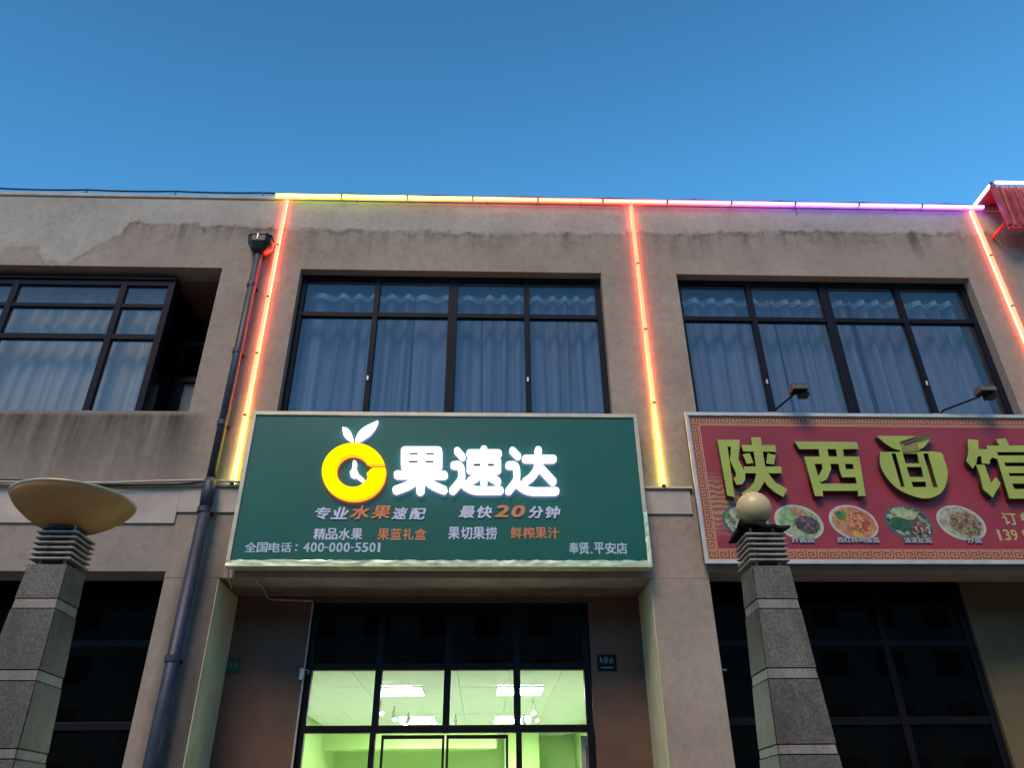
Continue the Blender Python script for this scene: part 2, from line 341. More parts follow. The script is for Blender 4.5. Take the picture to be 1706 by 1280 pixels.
# outlines of the channel letters, metres in the plane of the facade
LET = {'guo':[[(-0.6591,4.9233),(-0.623,4.8985),(-0.5979,4.8846),(-0.5493,4.8621),(-0.4902,4.8379),(-0.4762,4.8366),(-0.4624,4.8409),(-0.4511,4.8503),(-0.4433,4.8653),(-0.4416,4.8779),(-0.4443,4.8929),(-0.451,4.9055),(-0.4604,4.9145),(-0.5674,4.9623),(-0.6035,4.9842),(-0.6386,5.0107),(-0.6376,5.013),(-0.6353,5.0132),(-0.4804,5.013),(-0.4664,5.0163),(-0.4577,5.022),(-0.4508,5.0297),(-0.4456,5.0399),(-0.4434,5.0502),(-0.4434,5.0604),(-0.4458,5.0707),(-0.4508,5.0809),(-0.4572,5.0887),(-0.4693,5.0968),(-0.4836,5.1),(-0.6982,5.1003),(-0.7006,5.1004),(-0.7022,5.1025),(-0.7026,5.118),(-0.7015,5.1193),(-0.5481,5.1205),(-0.5318,5.1262),(-0.5243,5.132),(-0.5179,5.1398),(-0.5119,5.1528),(-0.5098,5.1684),(-0.517,5.3546),(-0.5198,5.3679),(-0.5251,5.3791),(-0.5326,5.3887),(-0.5401,5.3948),(-0.5499,5.3997),(-0.562,5.4021),(-0.9406,5.3994),(-0.9525,5.3975),(-0.9647,5.3912),(-0.9728,5.3832),(-0.9778,5.3752),(-0.9816,5.3645),(-0.9829,5.3513),(-0.9708,5.1654),(-0.9681,5.1525),(-0.9633,5.1421),(-0.9554,5.1319),(-0.947,5.1251),(-0.9373,5.1203),(-0.9277,5.1182),(-0.7911,5.1187),(-0.7898,5.1174),(-0.7894,5.102),(-0.7924,5.1004),(-1.0066,5.1006),(-1.0205,5.0973),(-1.0317,5.089),(-1.0379,5.0799),(-1.0415,5.0696),(-1.0425,5.0594),(-1.0412,5.0492),(-1.0376,5.039),(-1.0309,5.0288),(-1.0226,5.0212),(-1.015,5.0169),(-1.0007,5.0137),(-0.8415,5.0135),(-0.8384,5.0121),(-0.8748,4.9833),(-0.9131,4.9601),(-0.9607,4.9385),(-1.0218,4.9135),(-1.0308,4.908),(-1.0408,4.8947),(-1.0446,4.8797),(-1.0431,4.8647),(-1.0362,4.8497),(-1.0267,4.8398),(-1.0163,4.8339),(-1.0046,4.8313),(-0.9908,4.8332),(-0.9276,4.8588),(-0.8741,4.8831),(-0.851,4.8958),(-0.8286,4.9107),(-0.7862,4.944),(-0.7851,4.9414),(-0.7829,4.8635),(-0.7782,4.8461),(-0.77,4.8336),(-0.7587,4.8246),(-0.7446,4.8195),(-0.7307,4.8195),(-0.7193,4.8235),(-0.7103,4.8301),(-0.7033,4.839),(-0.6983,4.8515),(-0.697,4.864),(-0.6989,4.952),(-0.6979,4.9534)],[(-0.807,5.3208),(-0.7889,5.3209),(-0.7868,5.2999),(-0.789,5.2972),(-0.8795,5.2966),(-0.8819,5.298),(-0.8832,5.3203)],[(-0.7921,5.2225),(-0.7849,5.2212),(-0.7836,5.1978),(-0.7859,5.1965),(-0.8806,5.1959),(-0.8818,5.1971),(-0.8832,5.2206),(-0.8821,5.2219)],[(-0.6864,5.1971),(-0.696,5.1983),(-0.6971,5.2218),(-0.6948,5.2231),(-0.6093,5.2237),(-0.6069,5.2224),(-0.6059,5.1989),(-0.6082,5.1976)],[(-0.6269,5.2984),(-0.6889,5.2979),(-0.6914,5.2994),(-0.6925,5.3216),(-0.6075,5.3222),(-0.6056,5.3011),(-0.6079,5.2985)]],'su':[[(-0.3243,5.0804),(-0.3233,5.0573),(-0.3245,5.0368),(-0.3278,5.0215),(-0.3354,5.0036),(-0.365,4.9577),(-0.4105,4.8969),(-0.4152,4.8868),(-0.4169,4.8717),(-0.4132,4.8567),(-0.4047,4.8443),(-0.3925,4.836),(-0.3831,4.8335),(-0.3738,4.8335),(-0.3646,4.8362),(-0.3555,4.8421),(-0.2924,4.9241),(-0.2542,4.8884),(-0.2186,4.8655),(-0.188,4.8498),(-0.1669,4.8427),(-0.1412,4.8371),(-0.1132,4.8334),(-0.0735,4.8313),(0.022,4.8316),(0.1456,4.8347),(0.155,4.8366),(0.1654,4.8422),(0.173,4.8498),(0.1787,4.8598),(0.1819,4.8774),(0.1777,4.895),(0.1731,4.9025),(0.1667,4.9091),(0.1597,4.9137),(0.1503,4.9169),(-0.0278,4.9138),(-0.1074,4.916),(-0.1497,4.9232),(-0.1733,4.9329),(-0.1901,4.9435),(-0.1805,4.9445),(-0.1707,4.9487),(-0.0759,5.0159),(-0.0747,5.0128),(-0.0741,4.9669),(-0.0712,4.9543),(-0.0674,4.9467),(-0.0609,4.939),(-0.0538,4.9338),(-0.0444,4.9301),(-0.0326,4.9294),(-0.0209,4.9328),(-0.0115,4.9394),(-0.0039,4.9496),(0.0008,4.9648),(0.0006,5.0132),(0.0018,5.016),(0.0963,4.9488),(0.1034,4.9451),(0.1151,4.9427),(0.1268,4.9444),(0.1362,4.949),(0.1456,4.958),(0.152,4.9708),(0.1539,4.9835),(0.152,4.9962),(0.1456,5.0089),(0.1382,5.0166),(0.053,5.0776),(0.0557,5.0789),(0.1196,5.0804),(0.1361,5.0884),(0.148,5.1021),(0.1532,5.1143),(0.1551,5.1272),(0.1552,5.2262),(0.1539,5.2367),(0.1504,5.2471),(0.144,5.2576),(0.1361,5.2654),(0.1265,5.2711),(0.1169,5.2739),(-0.0004,5.2737),(-0.0016,5.275),(-0.0016,5.2829),(-0.0004,5.2843),(0.1265,5.2852),(0.1361,5.2873),(0.1433,5.2909),(0.1507,5.2972),(0.158,5.3078),(0.1615,5.3184),(0.1623,5.3316),(0.1602,5.3422),(0.155,5.3528),(0.1481,5.3608),(0.1385,5.3669),(0.124,5.3699),(-0.0012,5.369),(-0.0024,5.3703),(-0.0045,5.3889),(-0.0132,5.4049),(-0.0257,5.4145),(-0.0426,5.4181),(-0.0522,5.4163),(-0.0594,5.413),(-0.0713,5.4018),(-0.0777,5.3884),(-0.0793,5.3698),(-0.0805,5.3684),(-0.2031,5.3675),(-0.2126,5.3654),(-0.2198,5.3617),(-0.2272,5.3554),(-0.2341,5.3447),(-0.2375,5.3341),(-0.2381,5.3235),(-0.2364,5.3129),(-0.2318,5.3024),(-0.2255,5.2942),(-0.2158,5.287),(-0.2014,5.283),(-0.0794,5.2837),(-0.0782,5.2824),(-0.0781,5.2745),(-0.0793,5.2732),(-0.1892,5.2724),(-0.2011,5.2706),(-0.2116,5.2657),(-0.2209,5.2577),(-0.228,5.2472),(-0.2319,5.2367),(-0.2335,5.2236),(-0.2314,5.1248),(-0.2292,5.1119),(-0.2233,5.0991),(-0.2116,5.0863),(-0.1949,5.0785),(-0.1335,5.0778),(-0.1292,5.0765),(-0.2171,5.0123),(-0.2225,5.0042),(-0.2261,4.994),(-0.2271,4.9839),(-0.2256,4.97),(-0.2536,4.999),(-0.2545,5.0015),(-0.2495,5.0271),(-0.2477,5.0527),(-0.2486,5.0809),(-0.2553,5.1324),(-0.2596,5.1531),(-0.2659,5.1712),(-0.2779,5.19),(-0.2908,5.2023),(-0.3149,5.2178),(-0.3311,5.2217),(-0.3833,5.2171),(-0.3951,5.213),(-0.4043,5.2053),(-0.4101,5.1963),(-0.4135,5.1859),(-0.414,5.1755),(-0.4121,5.1651),(-0.4074,5.1548),(-0.401,5.147),(-0.3928,5.1411),(-0.3785,5.1369),(-0.3406,5.1389),(-0.3337,5.1345),(-0.3293,5.1165)],[(-0.3014,5.3614),(-0.3261,5.3895),(-0.3383,5.395),(-0.3503,5.3954),(-0.3646,5.3893),(-0.3739,5.3787),(-0.3787,5.3649),(-0.3782,5.349),(-0.371,5.3332),(-0.3058,5.2545),(-0.2985,5.2488),(-0.2912,5.2456),(-0.2841,5.2443),(-0.2745,5.2451),(-0.2628,5.2507),(-0.2525,5.2628),(-0.2484,5.276),(-0.2492,5.2917),(-0.2569,5.3074)],[(0.0099,5.1913),(0.0731,5.1917),(0.0743,5.163),(0.0719,5.1605),(0.0077,5.1601),(0.0065,5.1626),(0.0063,5.1886),(0.0074,5.1912)],[(-0.1063,5.1593),(-0.149,5.159),(-0.1514,5.1605),(-0.152,5.1902),(-0.0792,5.1907),(-0.0779,5.1621),(-0.0802,5.1595)]],'da':[[(0.6288,5.3045),(0.6192,5.3044),(0.618,5.307),(0.6186,5.3735),(0.6143,5.3914),(0.6088,5.4001),(0.6002,5.4077),(0.5906,5.412),(0.5786,5.4132),(0.5688,5.4111),(0.5582,5.4051),(0.5503,5.397),(0.544,5.3852),(0.5414,5.3729),(0.541,5.3065),(0.5397,5.3039),(0.4291,5.3028),(0.4146,5.2973),(0.4073,5.2914),(0.4018,5.2844),(0.3956,5.2685),(0.3959,5.2501),(0.4028,5.2344),(0.4158,5.223),(0.4301,5.219),(0.533,5.2196),(0.5347,5.2169),(0.5287,5.1777),(0.5209,5.149),(0.5145,5.1334),(0.4995,5.1061),(0.482,5.0815),(0.4654,5.0628),(0.4413,5.0429),(0.4054,5.0168),(0.3954,5.004),(0.3913,4.9912),(0.3915,4.9759),(0.3975,4.9612),(0.4068,4.9513),(0.4138,4.9473),(0.4231,4.9447),(0.4325,4.9448),(0.442,4.9475),(0.4994,4.9886),(0.5274,5.015),(0.5503,5.044),(0.5725,5.0788),(0.5851,5.1037),(0.7121,4.9523),(0.7248,4.946),(0.7413,4.9456),(0.7557,4.9518),(0.7667,4.9628),(0.7719,4.973),(0.7746,4.9858),(0.7737,4.9985),(0.7685,5.0113),(0.6227,5.1887),(0.61,5.1991),(0.6098,5.2017),(0.612,5.22),(0.7487,5.221),(0.7632,5.2247),(0.7758,5.2343),(0.785,5.2501),(0.7875,5.2659),(0.7843,5.2817),(0.78,5.2896),(0.7731,5.2972),(0.766,5.3018),(0.7565,5.3049)],[(0.7542,4.9093),(0.6364,4.9062),(0.5376,4.9059),(0.5024,4.9079),(0.479,4.9113),(0.4603,4.916),(0.4463,4.9218),(0.402,4.9513),(0.3812,4.9729),(0.3622,4.9962),(0.3678,5.0217),(0.3709,5.0525),(0.3696,5.1092),(0.3627,5.1584),(0.3569,5.1766),(0.3455,5.1948),(0.3319,5.2075),(0.3129,5.2196),(0.3058,5.2228),(0.2962,5.2245),(0.234,5.2201),(0.2201,5.2122),(0.2105,5.1991),(0.2067,5.186),(0.2076,5.1704),(0.2132,5.1574),(0.2218,5.1481),(0.2289,5.1438),(0.2384,5.1411),(0.2836,5.143),(0.29,5.1398),(0.2941,5.1191),(0.2976,5.0778),(0.2975,5.0546),(0.2955,5.0341),(0.2913,5.0162),(0.2835,4.9983),(0.2541,4.9523),(0.2106,4.8939),(0.2045,4.8813),(0.2031,4.8662),(0.2062,4.8537),(0.2134,4.8427),(0.2227,4.8354),(0.232,4.832),(0.2437,4.8317),(0.253,4.8345),(0.2624,4.8406),(0.3217,4.9195),(0.324,4.9188),(0.3549,4.8871),(0.3983,4.8568),(0.4168,4.8467),(0.4354,4.8393),(0.461,4.8325),(0.4913,4.828),(0.5334,4.8255),(0.6364,4.8258),(0.7677,4.8294),(0.7819,4.8345),(0.7941,4.846),(0.8011,4.8618),(0.8017,4.8769),(0.7959,4.8928),(0.7846,4.9042),(0.773,4.9089)],[(0.2731,5.3242),(0.323,5.268),(0.3349,5.2599),(0.3492,5.2578),(0.3612,5.2612),(0.3732,5.271),(0.3802,5.2842),(0.3818,5.2922),(0.3817,5.3027),(0.3758,5.3186),(0.311,5.3926),(0.2978,5.4013),(0.2833,5.4029),(0.2712,5.3989),(0.2604,5.3896),(0.2534,5.3762),(0.2517,5.3628),(0.2542,5.3496),(0.2601,5.339)]],'ring':[[(-1.3657,4.9489),(-1.3876,4.9298),(-1.4126,4.9149),(-1.4382,4.9054),(-1.467,4.9001),(-1.4963,4.9),(-1.5262,4.9049),(-1.5535,4.9141),(-1.5814,4.9287),(-1.6068,4.9475),(-1.6296,4.9703),(-1.6484,4.9958),(-1.6623,5.0215),(-1.6732,5.0504),(-1.6801,5.0828),(-1.6817,5.1152),(-1.6786,5.1446),(-1.6718,5.1708),(-1.6603,5.1972),(-1.6452,5.2203),(-1.6269,5.2402),(-1.6054,5.2569),(-1.5804,5.27),(-1.5543,5.2784),(-1.5276,5.2821),(-1.5036,5.2819),(-1.4771,5.2777),(-1.4515,5.2697),(-1.4295,5.2595),(-1.4067,5.245),(-1.3846,5.2265),(-1.3656,5.2057),(-1.3494,5.1828),(-1.3169,5.1699),(-1.1527,5.1711),(-1.1571,5.1873),(-1.1713,5.2202),(-1.1855,5.2465),(-1.2026,5.273),(-1.2407,5.3193),(-1.2848,5.3591),(-1.3169,5.3816),(-1.3518,5.4012),(-1.3864,5.4164),(-1.4238,5.4286),(-1.4609,5.4367),(-1.4977,5.4409),(-1.5371,5.4413),(-1.573,5.4378),(-1.6086,5.4305),(-1.6437,5.4192),(-1.6755,5.4049),(-1.707,5.3863),(-1.7345,5.3655),(-1.7618,5.3395),(-1.7843,5.3121),(-1.8037,5.2821),(-1.8172,5.2555),(-1.8287,5.2257),(-1.8369,5.196),(-1.8427,5.1632),(-1.8451,5.1305),(-1.8443,5.098),(-1.8405,5.0656),(-1.8337,5.0333),(-1.8238,5.0012),(-1.8121,4.9725),(-1.7972,4.943),(-1.7792,4.914),(-1.7589,4.8868),(-1.7365,4.8616),(-1.7122,4.8385),(-1.6866,4.8179),(-1.6459,4.7914),(-1.603,4.7703),(-1.5577,4.7546),(-1.5132,4.745),(-1.4663,4.7408),(-1.42,4.7427),(-1.3742,4.7508),(-1.3317,4.7645),(-1.2842,4.788),(-1.2404,4.8201),(-1.2037,4.8581),(-1.1735,4.9027),(-1.152,4.9506),(-1.1441,4.9763),(-1.1379,5.0052),(-1.1334,5.0602),(-1.1347,5.0894),(-1.1384,5.1187),(-1.1409,5.1317),(-1.144,5.135),(-1.2811,5.1341),(-1.3195,5.1012),(-1.3189,5.0882),(-1.3328,5.0784),(-1.3395,5.0686),(-1.3424,5.0557),(-1.3407,5.0427),(-1.3346,5.0305),(-1.3254,5.0202),(-1.3321,5.0009),(-1.3415,4.9816)]],'leaf_big':[[(-1.508,5.4961),(-1.5109,5.4722),(-1.5084,5.4587),(-1.4991,5.456),(-1.4873,5.4594),(-1.4527,5.4787),(-1.4183,5.5018),(-1.367,5.545),(-1.3367,5.5796),(-1.3049,5.6316),(-1.2889,5.669),(-1.2735,5.7293),(-1.2755,5.7313),(-1.3902,5.6678),(-1.4191,5.648),(-1.439,5.6306),(-1.4558,5.6125),(-1.4789,5.5784),(-1.496,5.5406)]],'leaf_small':[[(-1.6657,5.5976),(-1.6588,5.5701),(-1.652,5.553),(-1.6422,5.5375),(-1.6289,5.5224),(-1.6052,5.5023),(-1.5696,5.4802),(-1.5538,5.4734),(-1.5446,5.4718),(-1.5379,5.4754),(-1.5373,5.489),(-1.5409,5.506),(-1.5562,5.5503),(-1.5737,5.5845),(-1.5961,5.6119),(-1.6148,5.6278),(-1.6277,5.6345),(-1.6434,5.6386),(-1.6713,5.642),(-1.6737,5.6389)]],'hands':[[(-1.4075,4.986),(-1.3884,4.9719),(-1.3765,4.9708),(-1.3709,4.9738),(-1.3665,4.9798),(-1.3649,4.9862),(-1.3665,4.9959),(-1.3737,5.0051),(-1.4404,5.0567),(-1.4428,5.0761),(-1.4473,5.0891),(-1.4561,5.102),(-1.4673,5.1117),(-1.4719,5.2066),(-1.4762,5.2142),(-1.4827,5.22),(-1.492,5.223),(-1.5008,5.2214),(-1.5075,5.2163),(-1.512,5.2064),(-1.5092,5.1147),(-1.522,5.1023),(-1.5288,5.0886),(-1.5309,5.0723),(-1.5265,5.0529),(-1.5161,5.0368),(-1.5028,5.0264),(-1.4935,5.0226),(-1.4816,5.021),(-1.4699,5.0228),(-1.4614,5.0267)]],'shan':[[(2.9003,4.8226),(2.9117,4.8047),(3.0178,4.8648),(3.092,4.9318),(3.157,5.0262),(3.1814,4.976),(3.2481,4.8992),(3.3401,4.8364),(3.3424,4.8384),(3.4033,4.9334),(3.2855,5.0107),(3.2174,5.1274),(3.3784,5.1294),(3.3801,5.1311),(3.3834,5.2104),(3.3819,5.2131),(3.1997,5.2119),(3.1989,5.2145),(3.204,5.3998),(3.2084,5.4016),(3.3624,5.4011),(3.3641,5.4855),(3.3608,5.4873),(3.2069,5.487),(3.2108,5.5862),(3.2083,5.5872),(3.0979,5.5853),(3.0933,5.4854),(2.971,5.4844),(2.9687,5.4825),(2.9727,5.4026),(3.0967,5.4017),(3.0923,5.2138),(3.0914,5.2113),(3.089,5.2112),(2.9538,5.2103),(2.951,5.1481),(2.9019,5.2979),(2.9406,5.4659),(2.9547,5.5538),(2.6946,5.5526),(2.7045,4.8556),(2.706,4.8535),(2.7818,4.8317),(2.7842,4.8313),(2.7857,4.8332),(2.7986,5.4621),(2.8397,5.4624),(2.8016,5.2892),(2.8464,5.1304),(2.8386,5.0861),(2.8073,5.0596),(2.8273,4.9833),(2.8935,4.9887),(2.9382,5.0447),(2.9525,5.127),(3.0778,5.1266),(3.077,5.1161),(3.0426,5.0249),(2.9747,4.9491),(2.8677,4.8794)],[(2.9665,5.3467),(2.9909,5.242),(3.0708,5.2563),(3.0459,5.3805),(2.9645,5.3669),(2.9623,5.3656)],[(3.3302,5.361),(3.2585,5.3812),(3.2189,5.2519),(3.3055,5.2394),(3.3478,5.3548)]],'xi':[[(3.6192,5.5056),(3.6434,5.4375),(3.8692,5.4391),(3.8707,5.4364),(3.8678,5.3428),(3.6814,5.3413),(3.7044,4.8505),(3.7973,4.851),(3.8041,4.9148),(3.8065,4.9148),(4.2097,4.9169),(4.2033,4.8553),(4.2046,4.8529),(4.2838,4.8533),(4.2863,4.8557),(4.3301,5.3456),(4.1527,5.3446),(4.1503,5.3447),(4.1502,5.3471),(4.1589,5.4385),(4.1604,5.4412),(4.3438,5.4425),(4.3463,5.4451),(4.349,5.5348),(3.6079,5.5372)],[(3.7964,5.0423),(3.7962,5.0632),(3.7961,5.059),(3.8097,5.0167),(3.89,5.0622),(3.9651,5.189),(3.9672,5.2478),(3.969,5.2504),(4.0621,5.2511),(4.0642,5.2497),(4.06,5.1896),(4.0666,5.0834),(4.2247,5.0842),(4.2221,5.0064),(4.2197,5.0039),(3.7995,5.0017)],[(4.1586,5.1852),(4.1349,5.1852),(4.1409,5.249),(4.1429,5.2515),(4.2337,5.252),(4.23,5.186)],[(3.9734,5.4215),(3.9751,5.4399),(4.0763,5.4405),(4.0709,5.3466),(4.0688,5.344),(3.9707,5.3435)],[(3.7908,5.2493),(3.8668,5.2491),(3.8655,5.1884),(3.7928,5.0915),(3.7813,5.2492)]],'mian':[[(5.1581,5.3398),(5.1523,4.9671),(5.1501,4.9648),(5.0955,4.9645),(5.1007,5.3914),(5.1578,5.393)],[(5.3332,5.381),(5.3206,5.4),(5.2883,5.4117),(5.223,5.4179),(5.1315,5.4183),(4.897,5.4117),(4.9004,5.4223),(5.0312,5.4188),(5.1361,5.4736),(5.2147,5.5483),(5.2628,5.6203),(4.6094,5.6176),(4.6713,5.5319),(4.752,5.46),(4.8396,5.4283),(4.835,5.4113),(4.8325,5.41),(4.5934,5.4071),(4.5792,5.3588),(4.5632,5.2941),(4.5584,5.2654),(4.5565,5.2417),(4.5564,5.2187),(4.5602,5.1802),(4.569,5.1393),(4.5757,5.117),(4.5924,5.0751),(4.6152,5.0312),(4.6412,4.9896),(4.6733,4.9507),(4.7116,4.9196),(4.7543,4.8935),(4.7959,4.8717),(4.8523,4.8492),(4.9084,4.8334),(4.9434,4.8277),(4.9844,4.8277),(5.0249,4.8333),(5.0458,4.8382),(5.0841,4.8509),(5.129,4.8711),(5.1481,4.8823),(5.1677,4.8961),(5.2026,4.9283),(5.2351,4.9675),(5.2639,5.0116),(5.2762,5.0348),(5.2974,5.0815),(5.3193,5.1426),(5.3269,5.1779),(5.3311,5.2206),(5.3315,5.2705),(5.3264,5.3183),(5.3272,5.3399),(5.3323,5.3616)],[(4.77,5.0296),(4.7694,4.9673),(4.765,4.965),(4.7237,4.9648),(4.7226,4.9671),(4.7224,5.3897),(4.7737,5.3891)],[(4.9371,4.9659),(4.863,4.9655),(4.8619,5.0325),(5.0281,5.0334),(5.0221,4.9664)],[(4.9892,5.3882),(5.0293,5.3884),(5.024,5.2637),(4.8556,5.2626),(4.8575,5.3873)],[(4.9746,5.0913),(4.8561,5.0906),(4.8579,5.2175),(5.0304,5.2186),(5.023,5.0939),(5.0207,5.0916)]],'guan':[[(5.6873,5.0639),(5.673,4.9453),(5.7474,4.8431),(5.7514,4.8459),(5.9038,5.0163),(5.8711,5.0966),(5.7939,5.0234),(5.7906,5.0235),(5.7887,5.2485),(5.7855,5.2499),(5.6937,5.2547),(5.6905,5.2514),(5.6926,5.1096)],[(5.9631,5.2603),(5.9403,4.8353),(5.9422,4.8316),(6.4168,4.8339),(6.4203,4.8362),(6.4582,5.1071),(6.4569,5.1118),(6.041,5.1093),(6.0376,5.1116),(6.0373,5.1469),(6.4608,5.1495),(6.4647,5.1531),(6.5017,5.4159),(6.5634,5.4163),(6.5482,5.3326),(6.5494,5.3266),(6.6575,5.3275),(6.6602,5.3298),(6.6934,5.509),(6.1727,5.5024),(6.1691,5.5051),(6.1583,5.5976),(6.1546,5.5985),(6.041,5.5855),(6.0527,5.5043),(6.0505,5.5006),(5.9003,5.498),(5.8977,5.4957),(5.8908,5.4517),(5.8878,5.4497),(5.784,5.4521),(5.7825,5.4546),(5.8189,5.5709),(5.7003,5.5826),(5.696,5.5791),(5.6526,5.4171),(5.5895,5.2973),(5.6337,5.2025),(5.6377,5.2046),(5.6929,5.2621),(5.7393,5.356),(5.7435,5.3577),(5.7855,5.3633),(5.7617,5.2698),(5.7644,5.2672),(5.8563,5.2632),(5.8707,5.316),(5.8728,5.3124),(5.9138,5.3452),(5.9173,5.3454),(5.9605,5.3241),(5.9636,5.325),(5.967,5.3334),(5.9646,5.325),(5.9663,5.3215)],[(6.0617,5.016),(6.3528,5.0177),(6.356,5.0153),(6.3524,4.9493),(6.0409,4.9465),(6.0343,5.0135),(6.0385,5.0159)],[(6.0081,5.416),(6.4889,5.4194),(6.4907,5.4158),(6.4858,5.3757),(5.993,5.3711),(5.9906,5.374),(5.9886,5.4122),(5.9912,5.4159)],[(6.2378,5.2347),(6.0336,5.2334),(6.0314,5.237),(6.033,5.2787),(6.0364,5.2812),(6.406,5.2836),(6.4079,5.2796),(6.4045,5.2381),(6.4022,5.2361)]],'chop1':[[(4.869,5.5242),(5.2712,5.6643),(5.267,5.6728),(5.2651,5.6738),(4.8526,5.5378),(4.8592,5.5208)]],'chop2':[[(4.9078,5.5193),(4.8906,5.5137),(4.8927,5.4968),(5.2799,5.6247),(5.2789,5.6371),(5.2775,5.6392)]],'noodle':[[(5.0698,5.5495),(5.0736,5.5888),(4.8696,5.548),(4.8622,5.3973),(5.0566,5.4179)]]}
# ================================================================ ground and road
o = obj('road', B((-150, 150, -160, -12, -.3, -.15)), M['road'], kind='structure')
o = obj('pavement', B((-150, 150, -12, .0, -.3, 0)), M['paving'], kind='structure')
o = obj('ground', B((-150, 150, 0, 150, -.32, -.02)), M['road'], kind='structure')

# ================================================================ the building
ROOF = 9.46
bld = thing('shop_building', 'two-storey row of shops in stained pink-grey render with wide dark upper windows', 'building', (0, 0, 0))
WZ0, WZ1 = 5.97, 8.16
wins = [(-7.66, -3.57), (-2.53, 1.52), (2.55, 6.62), (7.6, 11.6)]
def up_hole(x, z): return WZ0 < z < WZ1 and any(a < x < b for a, b in wins)
xs = sorted({-12.7, 12.5, *[q for w in wins for q in w]})
part('upper_wall', walls(xs, [5.0, WZ0, WZ1, ROOF-.06], up_hole, 0, .3), M['wall'], bld)
part('parapet_cap', B((-12.7, 12.5, -.02, .32, ROOF-.06, ROOF)), M['band'], bld, bevel=.008)
part('roof', B((-12.7, 12.5, .32, 9, 8.9, 9.05)), M['roofing'], bld)
# the beam over the shops
part('beam', walls([-12.7, -3.42, -2.85, 1.78, 2.42, 12.5], [3.96, 4.03, 5.0],
     lambda x, z: z < 4.03 and not (-3.42 < x < 2.42), 0, .36), M['wall'], bld)
# paler repaired band under the ledge, a little proud of the beam
for q in ((-12.7, -3.44, -.022, -.0, 4.56, 4.985), (-3.439, -2.74, -.022, -.0, 4.69, 4.985), (1.79, 2.33, -.022, 0, 4.69, 4.985)):
    part('repair_band', B(q), M['band'], bld, bevel=.003)
part('ledge', B((-12.7, -2.74, -.05, -.0, 4.99, 5.015), (1.76, 2.36, -.05, 0, 4.99, 5.015)), M['cream'], bld, bevel=.003)
for x0, x1 in ((-8.35, -7.7), (-3.42, -2.856), (1.786, 2.42), (7.0, 7.6)):
    part('pillar', B((x0, x1, 0, .76, 0, 3.958)), M['wall'], bld, bevel=.006)
part('reveal_panel', B((-2.853, -2.845, .004, .757, 0, 3.95)), M['cream'], bld)
part('reveal_panel', B((1.775, 1.783, .004, .757, 0, 3.95)), M['cream'], bld)
part('soffit', B((-2.856, 1.786, .362, .76, 3.965, 4.05)), M['soffit'], bld)
part('soffit', B((-12.7, -3.42, .362, .80, 4.28, 4.4)), M['soffit'], bld)
part('soffit', B((2.42, 12.5, .362, .80, 4.28, 4.4)), M['soffit'], bld)

# central recess: brown cladding either side of the shopfront
part('recess_wall', B((-2.845, -1.99, .76, .9, 0, 3.965)), M['brown'], bld)
part('recess_wall', B((1.18, 1.775, .76, .9, 0, 3.965)), M['brown'], bld)
part('lintel', B((-1.99, 1.18, .765, .9, 3.903, 3.965)), M['brown'], bld)
part('upper_floor_slab', B((-12.7, 12.5, .80, 8, 4.42, 4.6)), M['dark'], bld)
part('shop_back_fill', B((-2.845, 1.775, .9, 1.0, 3.9, 4.42)), M['dark'], bld)
def bars(bm, xs_, zs_, y0, y1, w=.05, wz=.05, x_ext=None, z_ext=None):
    """a lattice of butted bars: verticals full height, horizontals between them"""
    x0, x1 = x_ext; z0, z1 = z_ext
    for x in xs_: B((x-w/2, x+w/2, y0, y1, z0, z1), bm=bm)
    edges = sorted(xs_)
    for a, b in zip(edges, edges[1:]):
        for z in zs_: B((a+w/2, b-w/2, y0+.003, y1-.003, z-wz/2, z+wz/2), bm=bm)
    return bm
def part2(name, bm, m, par, root, **k):
    bmesh.ops.translate(bm, vec=-(root.location), verts=bm.verts)
    return obj(name, bm, m, par, **k)

# --- central shopfront
sf = part('shopfront_frame', bars(bmesh.new(), [-1.95, -1.18, -.42, .35, 1.135], [2.56, 3.20, 3.86], .80, .88, .075, .075, (-1.99, 1.18), (2.52, 3.90)), M['frame2'], bld, bevel=.004)
XS = [-1.95, -1.18, -.42, .35, 1.135]
for a, b in zip(XS, XS[1:]):
    part2('pane', B((a+.037, b-.037, .835, .841, 2.597, 3.163)), M['glasss'], sf, bld)
    part2('transom_pane', B((a+.037, b-.037, .835, .841, 3.237, 3.823)), M['glassd'], sf, bld)
for q in ((-1.99, -1.92), (-1.225, -1.165), (.335, .395), (1.10, 1.18)):
    part('door_post', B((*q, .80, .88, 0, 2.52)), M['frame2'], bld, bevel=.003)
part('side_pane', B((-1.92, -1.225, .835, .841, 0, 2.52)), M['glasss'], bld)
part('side_pane', B((.395, 1.10, .835, .841, 0, 2.52)), M['glasss'], bld)
for a, b, hx in ((-1.10, -.43, -.5), (-.41, .25, -.34)):
    d = part('glass_door', B((a, a+.025, .81, .85, .02, 2.5), (b-.025, b, .81, .85, .02, 2.5), (a+.025, b-.025, .812, .848, 2.465, 2.5), (a+.025, b-.025, .812, .848, .02, .12)), M['frame2'], bld)
    part2('pane', B((a+.025, b-.025, .828, .834, .12, 2.465)), M['glasss'], d, bld)
    part2('handle', tube([(hx, .77, .9), (hx, .77, 1.3)], .012), M['rod'], d, bld)
# dark void above the shop ceiling
part('ceiling_void', B((-2.3, 1.5, 1.5, 1.55, 3.22, 3.95)), M['dark'], bld)

